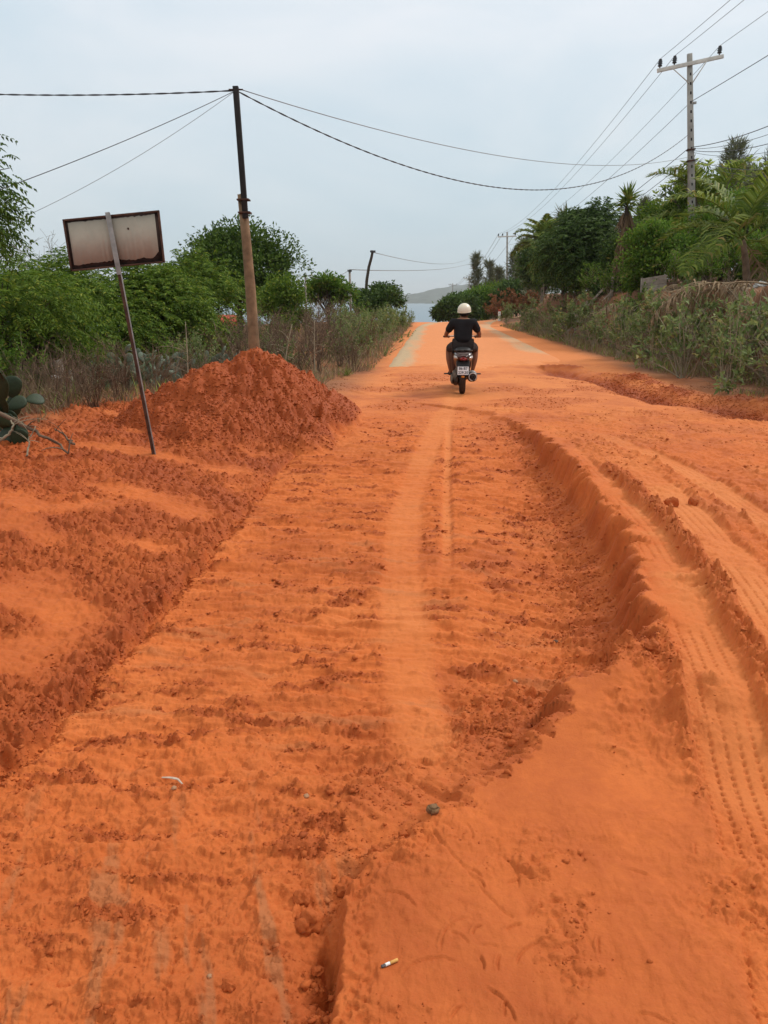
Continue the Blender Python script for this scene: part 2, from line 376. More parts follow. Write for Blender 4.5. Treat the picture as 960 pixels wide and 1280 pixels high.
    for d, s, hw, dep, yl in ((d1, s1, 0.150, 0.022, 8.5), (d2, s2_, 0.16, 0.022, 7.5), (d3, s3, 0.14, 0.022, 9.5)):
        dd = d + 0.015 * pn(s * 1.5, s * 0, 60)
        w = (1 - ss(hw * 0.8, hw * 1.1, np.abs(dd))) * (1 - ss(yl - 2, yl, y))
        keep = ss(-0.32, 0.05, fbm(s * 1.3, s * 0 + d * 2, 61, 3))
        bars = np.cos(dd * 2 * np.pi / 0.046); lug = np.cos((s + 0.25 * np.abs(dd)) * 2 * np.pi / 0.035)
        tread = 0.008 * np.clip(bars, -0.4, 1) * (1 + 0.15 * lug) - 0.010 * np.clip(-bars - 0.45, 0, 1) * (1.0 + 0.5 * lug)
        fr = np.abs(((dd / 0.052) % 1.0) - 0.5) * 0.052
        groove_ = np.exp(-(fr / 0.0065) ** 2) * (0.55 + 0.45 * np.sign(lug + 0.3 * pn(s * 9, s * 0, 161)))
        plane = lane + prof * (top - lane) + up * 0.02 * fbm(x * 1.8, y * 1.3, 57, 2)
        press = w * rt * (0.35 + 0.6 * keep)
        z = z * (1 - press) + press * (plane - dep - 0.013 * groove_ * keep + 0.004 * flake2 + 0.002 * fine)
        lip = np.exp(-((np.abs(dd) - hw * 1.15) / 0.035) ** 2) * (1 - ss(yl - 2, yl, y)) * up
        z = z + lip * (0.008 + 0.3 * grit + 0.5 * crumb + 0.02 * flake2)
        tm = np.maximum(tm, w)
    # ---- bike track pressed through the lane
    d4, s4 = pdist(x, y, BIKE); d5, s5 = pdist(x, y, BIKE2)
    bw = np.exp(-(d4 / (0.140 + 0.05 * pn(s4, s4 * 0, 62))) ** 6) * (1 - ss(14, 16, y)) * ss(2.2, 2.9, y)
    zb = lane * 1 - 0.01 + 0.0012 * np.cos((d4 + .012 * pn(s4 * 2, s4 * 0, 160)) * 2 * np.pi / 0.07) + 0.5 * inl * (0.016 * flake + 0.010 * flake2) + 0.005 * fbm(x * 3, y * 3, 63, 3)
    z = z * (1 - 0.65 * bw) + 0.65 * bw * np.where(inl > 0.3, zb, z)
    bw2 = np.exp(-(d5 / 0.045) ** 4) * (1 - ss(9.5, 11, y)) * ss(4.2, 5.5, y)
    z = z * (1 - .6 * bw2) + .6 * bw2 * np.where(inl > .3, lane - .012, z) - bw2 * 0.012
    # ---- slab at our feet: nearly smooth, with footmarks
    slab = prof * near * (1 - ss(0.0, 0.1, de + 0.02)) 
    slab = prof * near
    z = z + slab * (0.010 * fbm(x * 2.3, y * 2.3, 64, 3) + 0.005 * fine + 0.006 * np.clip(fbm(x * 22, y * 9, 65, 2), 0, 1))
    z = z + np.exp(-((db - 0.03) / 0.05) ** 2) * near * (0.03 * flake2 + 0.5 * crumb - 0.008)
    sp = ss(0.12, 0.5, fbm(x * 3.1, y * 3.1, 66, 4)) * slab * ss(-0.4, 0.7, x + y * 0.4 - 0.4)
    z = z + sp * (0.18 * grit + 0.8 * crumb) + slab * (0.016 * flake * ss(-0.3, 0.3, lump + 0.2 * x) + 0.012 * flake2 * ss(-0.25, 0.3, lump) + 0.006 * terr(fbm(x * 14, y * 6, 165, 3), 3, .2) * ss(-.1, .3, fbm(x * 1.5, y * 1.5, 166, 2))) + slab * 0.22 * sprk * ss(-0.2, 0.3, lump)
    arcn = pn(np.hypot(x - 0.5, y - 0.3) * 26, np.arctan2(y - .3, x - .5) * 3, 67)
    z = z - slab * 0.004 * np.clip(arcn - 0.32, 0, 1) * 3
    bx, by = W(800, 832, 0.0)
    blob = np.exp(-(((x - bx) / 0.16) ** 2 + ((y - by) / 0.2) ** 2)) * prof
    z = z + blob * (0.8 * grit + 0.9 * crumb + 0.02 * flake)
    for sx in range(46):
        rr = np.random.default_rng(900 + sx); cx, cy = W(rr.uniform(470, 960), rr.uniform(1000, 1290), -.09)
        an = rr.uniform(0, 3.14); R0_ = rr.uniform(.03, .12); ln_ = rr.uniform(.25, .9)
        near_m = (np.abs(x - cx) < .16) & (np.abs(y - cy) < .16)
        if not near_m.any(): continue
        xs, ys_ = x[near_m] - cx + R0_ * math.cos(an), y[near_m] - cy + R0_ * math.sin(an)
        dd_ = np.hypot(xs, ys_) - R0_; aa = np.abs((np.arctan2(ys_, xs) - an + np.pi) % (2 * np.pi) - np.pi)
        g = np.exp(-(dd_ / .0035) ** 2) - .5 * np.exp(-((dd_ - .007) / .004) ** 2)
        z[near_m] -= rr.uniform(.004, .008) * g * (1 - ss(ln_ * .6, ln_, aa)) * slab[near_m]
    # crack through the slab
    CR = [W(*p, -.09) for p in [(540, 1040), (555, 1060), (585, 1095), (612, 1122), (640, 1145)]]
    dc, sc_ = pdist(x, y, CR)
    z = z - 0.006 * np.exp(-((dc + 0.006 * pn(sc_ * 25, sc_ * 0, 68)) / 0.0045) ** 2)
    rag = ss(-.15, .2, fbm(sb * 4, sb * 0, 169, 3)) * near * (1 - ss(1.95, 2.15, y))
    z = z - 0.045 * rag * np.exp(-((db + 0.045 + 0.02 * pn(sb * 9, sb * 0, 170)) / 0.018) ** 2) - 0.02 * rag * np.exp(-((db + .12) / .05) ** 2)
    # clod line and hollow at the slab's edge
    hol = np.exp(-(((x + 0.07) / 0.10) ** 2 + ((y - 1.96) / 0.10) ** 2)) + 0.9 * np.exp(-(((x + 0.13) / 0.10) ** 2 + ((y - 1.66) / 0.16) ** 2))
    edgeb = np.exp(-((db + 0.07) / 0.055) ** 2) * near
    z = z - 0.055 * hol * (1 - prof) + edgeb * 0.75 * grit * ss(-0.25, 0.15, fbm(sb * 2.5, sb * 0, 69, 2)) * 1.3
    # ---- trough dug along the road's right side
    TR = [W(*p) for p in [(690, 462), (760, 476), (800, 490), (840, 500), (900, 505), (960, 522)]]
    dt, st_ = pdist(x, y, TR)
    dt = dt + 0.25 * fbm(x * 0.9, y * 0.9, 70, 3)
    trw = np.exp(-(dt / 0.42) ** 2)
    lipw = np.exp(-((dt + 0.6) / 0.3) ** 2)
    z = z - 0.16 * trw + 0.09 * lipw * (0.6 + lump) + (trw + lipw) * (0.9 * grit + 0.03 * clods(wx, wy, .3, 27, .6))
    # far loose dirt across the road
    fl = ss(-0.02, 0.3, fbm(x * 0.55, y * 0.8, 71, 4)) * ss(9, 11, y) * (1 - ss(17, 19, y)) * ss(-0.6, 0.2, np.abs(d4) - 0.6)
    z = z + fl * 0.55 * grit + ss(9, 11, y) * (1 - ss(18, 21, y)) * 0.012 * fine
    # ---- masks for the soil
    moist = np.clip(0.20 + 0.62 * fbm(x * 0.9, y * 0.9, 72, 5) + 0.25 * fbm(x * 5, y * 5, 172, 3), 0, 1)
    moist = np.maximum(moist, left_w * (0.76 - 0.42 * scr + 0.5 * lump))
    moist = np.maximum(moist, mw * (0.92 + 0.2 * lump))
    moist = np.maximum(moist, np.maximum(face, foot * 0.8) * (0.55 + 0.4 * fbm(sb * 3, db * 3, 73, 3)))
    moist = np.clip(moist + inl * ribw * 0.30 * (rdg(x * 0.45, s2 * 12 + 0.5 * lump, 156, 2) ** 3 - .35), 0, 1)
    moist = np.maximum(moist, patch * 0.75)
    moist = np.maximum(moist, np.maximum(trw * 1.1, 0.85 * lipw * ss(-.3, .2, lump))); moist = np.maximum(moist, fl * 0.45)
    moist = np.maximum(moist, rd * 0.5); moist = np.maximum(moist, ed * 0.45)
    moist = np.maximum(moist, slab * (0.40 + 0.7 * fbm(x * 1.2, y * 1.2, 74, 4)))
    moist = np.maximum(moist, inl * (1 - ss(1.6, 3.0, y)) * (0.38 + 0.5 * fbm(x * 2.2, y * 2.2, 75, 3)))
    moist = moist * (1 - 0.7 * tm) * (1 - 0.7 * np.maximum(bw, bw2))
    dust = np.clip(ss(7, 16, y) * 0.62 + (0.20 * bw + 0.35 * bw2) + 0.30 * tm * up + 0.22 * up * ss(-.1, .3, lump) + 0.3 * fbm(x * 1.1, y * 1.1, 76, 3) * inl, 0, 1) * (1 - np.clip(moist * 1.3, 0, 1))
    hard = ss(0.2, 0.5, fbm((x * 0.95 + y * 0.25) * 11, (-x * 0.25 + y * 0.95) * 1.8, 77, 4)) * inl * (1 - patch) * (1 - ss(1.9, 2.8, y)) * 0.5
    hard = np.maximum(hard, ss(0.2, 0.55, fbm(x * 1.6, s2 * 7, 78, 3)) * inl * (1 - patch) * 0.3 * ribw * (1 - ss(5, 8, y)))
    cden = np.exp(-((dl + .01) / .06) ** 2) * (1 - ss(7, 8, y)) * .9 + patch * 0.9 + foot * 0.45 + left_w * (1 - scr) * 0.75 + mw * 1.15 + 1.3 * trw + .8 * lipw + 0.7 * ed + 0.8 * rd + 0.35 * rough * (1 - tm) + blob + 0.9 * edgeb * (fbm(sb * 2.5, sb * 0, 69, 2) > -0.15) + 0.5 * face + sp * 0.35 + inl * 0.10 + 0.03 * slab + fl * 0.5
    cden = cden * (1 - bw) * (1 - 0.8 * tm)
    return z, moist, dust, hard, cden

GX = np.concatenate([np.linspace(-2.2, -0.97, 36)[:-1], np.linspace(-0.97, -0.56, 150)[:-1], np.linspace(-0.56, 0.56, 860), np.linspace(0.56, 0.97, 150)[1:], np.linspace(0.97, 2.2, 36)[1:]])
ys = [0.35]
while ys[-1] < 20: ys.append(ys[-1] * (1 + (0.0028 if ys[-1] < 6 or ys[-1] > 12.5 else 0.0020)) if ys[-1] > 1.2 else ys[-1] + 0.0034)
while ys[-1] < 70: ys.append(ys[-1] * 1.006)
while ys[-1] < 9000: ys.append(ys[-1] * 1.06)
GY = np.array(ys)
def ground_arrays():
    Yg, Ug = np.meshgrid(GY, GX, indexing='ij')
    Xg = Ug * (Yg + 0.45)
    Z = np.zeros_like(Xg); A = np.zeros(Xg.shape + (4,), np.float32)
    Z[:] = base_h(Xg, Yg)
    k = int(np.searchsorted(GY, 23.0))
    x, y = Xg[:k].astype(np.float32), Yg[:k].astype(np.float32)
    z, mo, du, ha, cd = detail_h(x, y)
    f = (1 - ss(18, 22.5, y)) * (1 - ss(0.25, 0.6, base_h(x, y)))
    Z[:k] += z * f
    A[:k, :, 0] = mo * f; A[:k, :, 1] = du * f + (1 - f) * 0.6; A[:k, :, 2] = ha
    A[k:, :, 1] = 0.6
    return Xg, Yg, Z, A, cd, k
Xg, Yg, Zg, Ag, CDEN, KN = ground_arrays()
# litter and bare earth off the road
dR = Xg - (0.0624 * Yg + 1.35) - 0.5 * (Xg > 0.0624 * Yg + 1.35)
off = ss(-0.1, 0.9, np.abs(dR) - 2.4) * ss(11, 15, Yg) + ss(0.0, 1.2, -Xg - 3.6 - 0.1 * (Yg - 8)) * ss(8, 9.5, Yg)
XB = 8.2 + 0.03 * (Yg - 14); off = np.maximum(off * 0.97, np.exp(-((Xg - XB) / 0.9) ** 2) * 1.3 * ss(9, 13, Yg) * (1 - ss(46, 54, Yg)))
Ag[..., 3] = np.clip(off, 0, 1) * np.clip(np.where(Xg > 6.5, 1.0, 0.85) + 0.4 * fbm(Xg * 0.35, Yg * 0.35, 80, 3), 0, 1)
nr, nc = Xg.shape
idx = np.arange(nr * nc).reshape(nr, nc)
Fq = np.stack([idx[:-1, :-1], idx[:-1, 1:], idx[1:, 1:], idx[1:, :-1]], -1).reshape(-1, 4)
ground = np_mesh('ground', np.stack([Xg, Yg, Zg], -1).reshape(-1, 3), Fq, None, True)
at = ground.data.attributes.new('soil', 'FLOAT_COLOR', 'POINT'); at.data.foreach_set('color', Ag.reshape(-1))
tag(ground, kind='structure')

def soil_mat():
    m = bpy.data.materials.new('red_soil'); m.use_nodes = True; t = m.node_tree; b = t.nodes['Principled BSDF']; ln = t.links.new
    a = t.nodes.new('ShaderNodeAttribute'); a.attribute_name = 'soil'
    sp = t.nodes.new('ShaderNodeSeparateColor'); ln(a.outputs['Color'], sp.inputs[0])
    tc = t.nodes.new('ShaderNodeTexCoord')
    def noise(s, d=6, r=0.6):
        n = t.nodes.new('ShaderNodeTexNoise'); n.inputs['Scale'].default_value = s; n.inputs['Detail'].default_value = d; n.inputs['Roughness'].default_value = r
        ln(tc.outputs['Object'], n.inputs['Vector']); return n.outputs['Fac']
    def mixc(f, c1, c2, mode='MIX'):
        n = t.nodes.new('ShaderNodeMix'); n.data_type = 'RGBA'; n.blend_type = mode
        if isinstance(f, (int, float)): n.inputs[0].default_value = f
        else: ln(f, n.inputs[0])
        for k, c in ((6, c1), (7, c2)):
            if isinstance(c, tuple): n.inputs[k].default_value = (*c, 1)
            else: ln(c, n.inputs[k])
        return n.outputs[2]
    def math_(op, p, q=0.0, clamp=False):
        n = t.nodes.new('ShaderNodeMath'); n.operation = op; n.use_clamp = clamp
        for k, c in ((0, p), (1, q)):
            if isinstance(c, (int, float)): n.inputs[k].default_value = c
            else: ln(c, n.inputs[k])
        return n.outputs[0]
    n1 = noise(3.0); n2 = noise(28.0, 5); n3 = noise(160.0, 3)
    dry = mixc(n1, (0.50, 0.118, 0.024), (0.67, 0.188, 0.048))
    wet_clod_shade = mixc(n2, (0.165, 0.027, 0.004), (0.45, 0.088, 0.014))  # damp soil, darkened further to paint the specks of shade between clods
    mo = math_('ADD', sp.outputs[0], math_('MULTIPLY', math_('SUBTRACT', n2, 0.5), 0.9), True)  # real damp mask plus fine noise that paints small clod shadows into the colour
    c = mixc(mo, dry, wet_clod_shade)
    c = mixc(math_('MULTIPLY', sp.outputs[1], 0.8), c, (0.74, 0.31, 0.105))
    c = mixc(math_('MULTIPLY', sp.outputs[2], 0.9, True), c, (0.30, 0.16, 0.075))
    lit = mixc(n2, (0.058, 0.044, 0.028), (0.19, 0.115, 0.062))
    c = mixc(a.outputs['Alpha'], c, lit)
    c = mixc(math_('MULTIPLY', n3, 0.35), c, (0.30, 0.07, 0.02))
    ln(c, b.inputs['Base Color'])
    ln(math_('SUBTRACT', 0.9, math_('MULTIPLY', mo, 0.25)), b.inputs['Roughness']); b.inputs['Specular IOR Level'].default_value = 0.22
    h = math_('ADD', math_('MULTIPLY', n2, 1.0), math_('MULTIPLY', n3, 0.45))
    h = math_('ADD', h, math_('MULTIPLY', noise(480, 2), 0.15))
    bp = t.nodes.new('ShaderNodeBump'); bp.inputs['Strength'].default_value = 0.5; bp.inputs['Distance'].default_value = 0.012
    ln(h, bp.inputs['Height']); ln(bp.outputs[0], b.inputs['Normal'])
    return m
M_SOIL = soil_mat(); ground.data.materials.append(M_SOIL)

def gz(x, y):
    """height of the built ground under a point"""
    j = int(np.clip(np.searchsorted(GY, y) - 1, 0, nr - 2)); fy = (y - GY[j]) / (GY[j + 1] - GY[j])
    u = x / (y + 0.45); i = int(np.clip(np.searchsorted(GX, u) - 1, 0, nc - 2)); fx = (u - GX[i]) / (GX[i + 1] - GX[i])
    a = Zg[j, i] * (1 - fx) + Zg[j, i + 1] * fx; b = Zg[j + 1, i] * (1 - fx) + Zg[j + 1, i + 1] * fx
    return float(a * (1 - fy) + b * fy)

# loose crumbs of soil lying on the dug ground
def crumb_mesh():
    bm = bmesh.new(); bmesh.ops.create_icosphere(bm, subdivisions=1, radius=1)
    V0 = np.array([v.co[:] for v in bm.verts]); T0 = np.array([[v.index for v in f.verts] for f in bm.faces]); bm.free()
    r = np.random.default_rng(11)
    Y = Yg[:KN]; X = Xg[:KN]
    ui = np.abs(X / (Y + 0.45)) < 0.80
    dy = np.gradient(Y, axis=0); dx = np.gradient(X, axis=1)
    w = np.clip(CDEN, 0, 1.5) ** 1.8 * dx * dy / Y ** 1.7 * ui * (Y > 0.8) * (Y < 17)
    w = w.ravel(); cs = np.cumsum(w); n = 76000
    ii = np.minimum(np.searchsorted(cs, r.random(n) * cs[-1]), len(w) - 1)
    px = X.ravel()[ii] + r.normal(0, .004, n); py = Y.ravel()[ii] + r.normal(0, .004, n); pz = Zg[:KN].ravel()[ii]
    s = 0.0011 * py ** 0.8 * (r.pareto(3.0, n) + 0.9); s = np.clip(s, 0.0012, 0.014)
    k = len(V0)
    P = V0[None] * (1 + r.normal(0, 0.30, (n, k, 1))) * s[:, None, None] * r.uniform(0.65, 1.25, (n, 1, 3)) * np.array([1.15, 1.15, 0.8])
    a = r.uniform(0, 6.28, n); c, q = np.cos(a)[:, None], np.sin(a)[:, None]
    P = np.stack([P[..., 0] * c - P[..., 1] * q, P[..., 0] * q + P[..., 1] * c, P[..., 2]], -1)
    P = P + np.stack([px, py, pz + s * 0.15], -1)[:, None]
    T = (T0[None] + (np.arange(n) * k)[:, None, None]).reshape(-1, 3)
    o = np_mesh('loose_soil_crumbs', P.reshape(-1, 3), T, None)
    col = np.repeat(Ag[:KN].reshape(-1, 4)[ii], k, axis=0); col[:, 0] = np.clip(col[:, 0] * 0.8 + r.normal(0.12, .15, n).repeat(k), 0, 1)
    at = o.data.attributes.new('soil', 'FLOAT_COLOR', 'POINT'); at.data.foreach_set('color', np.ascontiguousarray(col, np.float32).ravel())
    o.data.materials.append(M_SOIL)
    tag(o, 'loose red soil crumbs scattered over the dug dirt road', 'soil', kind='stuff')
crumb_mesh()

# ------------------------------------------------------------------ road, sea, far hills
def road_sheet():
    """old concrete road: a thin raised slab that follows the ground, curving right beyond the crest"""
    n = 420; K = 41; V = []
    for i in range(n):
        t = i / (n - 1); y = 16.6 + t ** 1.6 * 58
        c = 0.0624 * y + 1.20 + 0.0065 * max(0, y - 44) ** 2
        hw = 2.35 - 0.10 * ss(17, 50, y)
        for k in range(K):
            q = k / (K - 1) * 2 - 1
            x = c + q * hw + (0.10 * float(pn(np.float32(y * 0.9), np.float32(k * 9.0 + 2), 90)) if k in (0, K - 1) else 0)
            on = ss(-.4, .5, y - 18.9 - 1.6 * abs(q) * (q > 0) + 1.5 * float(fbm(np.float32(x * 1.1), np.float32(y * .8), 94, 4)))
            V.append((x, y, gz(x, y) + (-0.05 + 0.085 * float(on) if 0 < k < K - 1 else -0.06)))
    V = np.array(V, np.float32); V[:, 2] = np.maximum(V[:, 2], -3)
    i = np.arange(n - 1)[:, None] * K; j = np.arange(K - 1)[None]
    Q = np.stack([i + j, i + j + 1, i + K + 1 + j, i + K + j], -1).reshape(-1, 4)
    m = bpy.data.materials.new('dusty_concrete'); m.use_nodes = True; t = m.node_tree; b = t.nodes['Principled BSDF']; ln = t.links.new
    a = t.nodes.new('ShaderNodeAttribute'); a.attribute_name = 'across'
    tc = t.nodes.new('ShaderNodeTexCoord')
    mpn = t.nodes.new('ShaderNodeMapping'); mpn.inputs['Scale'].default_value = (1.6, 0.25, 1); ln(tc.outputs['Object'], mpn.inputs[0])
    n1 = t.nodes.new('ShaderNodeTexNoise'); n1.inputs['Scale'].default_value = 1.0; n1.inputs['Detail'].default_value = 8; n1.inputs['Roughness'].default_value = .65; ln(mpn.outputs[0], n1.inputs['Vector'])
    n2 = t.nodes.new('ShaderNodeTexNoise'); n2.inputs['Scale'].default_value = 9; n2.inputs['Detail'].default_value = 6; ln(tc.outputs['Object'], n2.inputs['Vector'])
    ad = t.nodes.new('ShaderNodeMath'); ad.operation = 'ADD'; ln(a.outputs['Fac'], ad.inputs[0])
    mm = t.nodes.new('ShaderNodeMath'); mm.operation = 'MULTIPLY_ADD'; ln(n1.outputs['Fac'], mm.inputs[0]); mm.inputs[1].default_value = 1.1; mm.inputs[2].default_value = -0.55
    ln(mm.outputs[0], ad.inputs[1])
    r = t.nodes.new('ShaderNodeValToRGB'); ln(ad.outputs[0], r.inputs[0])
    e = r.color_ramp.elements; e[0].position = 0.40; e[0].color = (0.70, 0.250, 0.075, 1); e[1].position = 0.82; e[1].color = (0.47, 0.345, 0.20, 1)
    x = e.new(0.6); x.color = (0.60, 0.32, 0.155, 1)
    r2 = t.nodes.new('ShaderNodeMix'); r2.data_type = 'RGBA'; r2.blend_type = 'MULTIPLY'; ln(n2.outputs['Fac'], r2.inputs[0]); ln(r.outputs[0], r2.inputs[6]); r2.inputs[7].default_value = (0.78, 0.72, 0.68, 1)
    ln(r2.outputs[2], b.inputs['Base Color']); b.inputs['Roughness'].default_value = 0.9
    bp = t.nodes.new('ShaderNodeBump'); bp.inputs['Strength'].default_value = 0.5; bp.inputs['Distance'].default_value = 0.03
    ln(n2.outputs['Fac'], bp.inputs['Height']); ln(bp.outputs[0], b.inputs['Normal'])
    o = np_mesh('road', V, Q, m, True)
    q = np.linspace(-1, 1, K)[None]; yv = V[:, 1].reshape(n, K)
    # dust lies thick in the middle, and over the slab's whole near end
    acr = np.where(q < 0, ss(0.45, 0.95, -q), ss(0.35, 0.95, q) * ss(19, 26, yv) * 0.75) * 0.85 + 0.06
    at = o.data.attributes.new('across', 'FLOAT', 'POINT'); at.data.foreach_set('value', acr.astype(np.float32).ravel())
    tag(o, kind='structure')
road_sheet()

def sea():
    m = bpy.data.materials.new('sea_water'); m.use_nodes = True; b = m.node_tree.nodes['Principled BSDF']; t = m.node_tree
    b.inputs['Base Color'].default_value = (0.10, 0.17, 0.22, 1); b.inputs['Roughness'].default_value = 0.35
    n = t.nodes.new('ShaderNodeTexNoise'); n.inputs['Scale'].default_value = 0.15; n.inputs['Detail'].default_value = 4
    tc = t.nodes.new('ShaderNodeTexCoord'); t.links.new(tc.outputs['Object'], n.inputs['Vector'])
    bp = t.nodes.new('ShaderNodeBump'); bp.inputs['Strength'].default_value = 0.3; bp.inputs['Distance'].default_value = 1.0
    t.links.new(n.outputs['Fac'], bp.inputs['Height']); t.links.new(bp.outputs[0], b.inputs['Normal'])
    V = [(-6000, 120, -14), (6000, 120, -14), (6000, 9500, -14), (-6000, 9500, -14)]
    o = np_mesh('sea', V, np.array([[0, 1, 2, 3]]), m); tag(o, kind='structure')
sea()
def hills():
    nx, ny = 260, 40
    X = np.linspace(-500, 2600, nx)[None].repeat(ny, 0); Y = np.linspace(2700, 4600, ny)[:, None].repeat(nx, 1)
    u = X / Y
    ridge = 34 + 52 * ss(0.02, 0.12, u) + 40 * ss(0.12, 0.4, u)
    Z = -18 + ridge * ss(2720, 3700, Y + 120 * fbm(X / 300, Y / 300, 91, 2)) * (1 + 0.45 * fbm(X / 320, Y / 400, 92, 4)) + 9 * fbm(X / 90, Y / 90, 93, 3) * ss(2750, 3000, Y)
    i = np.arange(nx * ny).reshape(ny, nx)
    Q = np.stack([i[:-1, :-1], i[:-1, 1:], i[1:, 1:], i[1:, :-1]], -1).reshape(-1, 4)
    m = mat('hill_scrub', (0.115, 0.135, 0.115), 1.0, var=0.5, vscale=0.012, spec=0.0)
    o = np_mesh('hills', np.stack([X, Y, Z], -1).reshape(-1, 3), Q, m, True); tag(o, kind='structure')
hills()

# ------------------------------------------------------------------ plants
def unit(v): return v / (np.linalg.norm(v, axis=-1, keepdims=True) + 1e-9)
def leaf_quads(P, D, ln, wd, R, fold=0.18, up=None):
    """one folded rhombic leaf per row"""
    n = len(P); D = unit(D)
    U = R.normal(0, 1, (n, 3)) * 0.6 + np.array([0, 0, 1.0]) if up is None else up
    Sd = unit(np.cross(D, U)); Nn = np.cross(Sd, D)
    ln = np.broadcast_to(ln, (n,))[:, None]; wd = np.broadcast_to(wd, (n,))[:, None]
    a = P; t = P + D * ln - Nn * ln * 0.12
    mid = P + D * ln * 0.45
    l = mid + Sd * wd * 0.5 + Nn * wd * fold; r = mid - Sd * wd * 0.5 + Nn * wd * fold
    V = np.stack([a, l, t, r], 1).reshape(-1, 3)
    Q = np.arange(n * 4).reshape(n, 4)
    return V, Q
def leaf_mesh(name, P, D, ln, wd, R, m, parent, fold=0.18):
    V, Q = leaf_quads(P, D, ln, wd, R, fold)
    return np_mesh(name, V, Q, m, False, parent)
def spray_points(P, D, L, pairs, R, droop=0.5):
    """leaflets in pairs along a drooping stalk; returns leaflet bases and directions"""
    n = len(P); D = unit(D); Sd = unit(np.cross(D, R.normal(0, .35, (n, 3)) + np.array([0, 0, 1.0])))
    k = np.linspace(0.15, 1, pairs)
    L = np.broadcast_to(L, (n,))
    down = np.array([0, 0, -1.0])
    pos = P[:, None] + D[:, None] * (L[:, None] * k)[..., None] + down * (droop * L[:, None] * k ** 2)[..., None]
    tang = unit(D[:, None] + down * (2 * droop * k)[None, :, None])
    A = unit(tang * 0.55 + Sd[:, None] * 0.9 + down * 0.25); B = unit(tang * 0.55 - Sd[:, None] * 0.9 + down * 0.25)
    PP = np.concatenate([pos, pos], 1).reshape(-1, 3); DD = np.concatenate([A, B], 1).reshape(-1, 3)
    return PP, DD

LEAF = dict(
    neem=leaf_mat('neem_leaf', (0.049, 0.109, 0.014), (0.166, 0.256, 0.027), 0.35, (0.280, 0.310, 0.041)),
    neem_dark=leaf_mat('neem_dark_leaf', (0.028, 0.070, 0.011), (0.105, 0.171, 0.022), 0.3),
    broad=leaf_mat('broad_leaf', (0.052, 0.124, 0.016), (0.175, 0.295, 0.035), 0.35, (0.220, 0.220, 0.050)),
    dark=leaf_mat('dark_leaf', (0.028, 0.062, 0.016), (0.096, 0.163, 0.032), 0.25),
    pale=leaf_mat('pale_leaf', (0.110, 0.180, 0.045), (0.290, 0.370, 0.115), 0.35, (0.300, 0.280, 0.100)),
    verge=leaf_mat('verge_leaf', (0.095, 0.155, 0.045), (0.245, 0.310, 0.110), 0.35, (0.36, 0.33, 0.12)),
    grey=leaf_mat('casuarina_needles', (0.096, 0.112, 0.061), (0.201, 0.209, 0.115), 0.25),
    palm=leaf_mat('palm_leaflets', (0.061, 0.109, 0.016), (0.210, 0.271, 0.041), 0.35, (0.250, 0.200, 0.060)),
    rust=leaf_mat('dead_rusty_leaf', (0.17, 0.065, 0.026), (0.30, 0.145, 0.065), 0.3),
    brown=leaf_mat('dead_brown_leaf', (0.10, 0.062, 0.036), (0.24, 0.16, 0.09), 0.2),
    dry=leaf_mat('dry_straw', (0.170, 0.115, 0.065), (0.340, 0.250, 0.150), 0.2),
    tuft=leaf_mat('young_leaf', (0.228, 0.310, 0.061), (0.455, 0.527, 0.121), 0.45),
    blade=leaf_mat('green_blade', (0.105, 0.171, 0.034), (0.298, 0.357, 0.081), 0.3),
)
BARK = mat('grey_bark', (0.20, 0.165, 0.125), 0.95, var=0.45, vscale=14, bump=0.6, bscale=50)
BARK_D = mat('dark_bark', (0.085, 0.065, 0.05), 0.95, var=0.5, vscale=14, bump=0.6, bscale=50)
TWIG = mat('dry_twig', (0.33, 0.26, 0.18), 0.95, var=0.5, vscale=6)
TWIG_B = mat('brown_twig', (0.20, 0.135, 0.09), 0.95, var=0.5, vscale=6)
TWIG_P = mat('pale_twig', (0.42, 0.36, 0.25), 0.9, var=0.45, vscale=6)

def limb(a, b, R, sag=0.15, n=7):
    a, b = np.asarray(a, float), np.asarray(b, float); t = np.linspace(0, 1, n)[:, None]
    l = np.linalg.norm(b - a); c = (a + b) / 2 + R.normal(0, abs(sag) * l * 0.5, 3) + np.array([0, 0, sag * l])
    return (1 - t) ** 2 * a + 2 * t * (1 - t) * c + t ** 2 * b

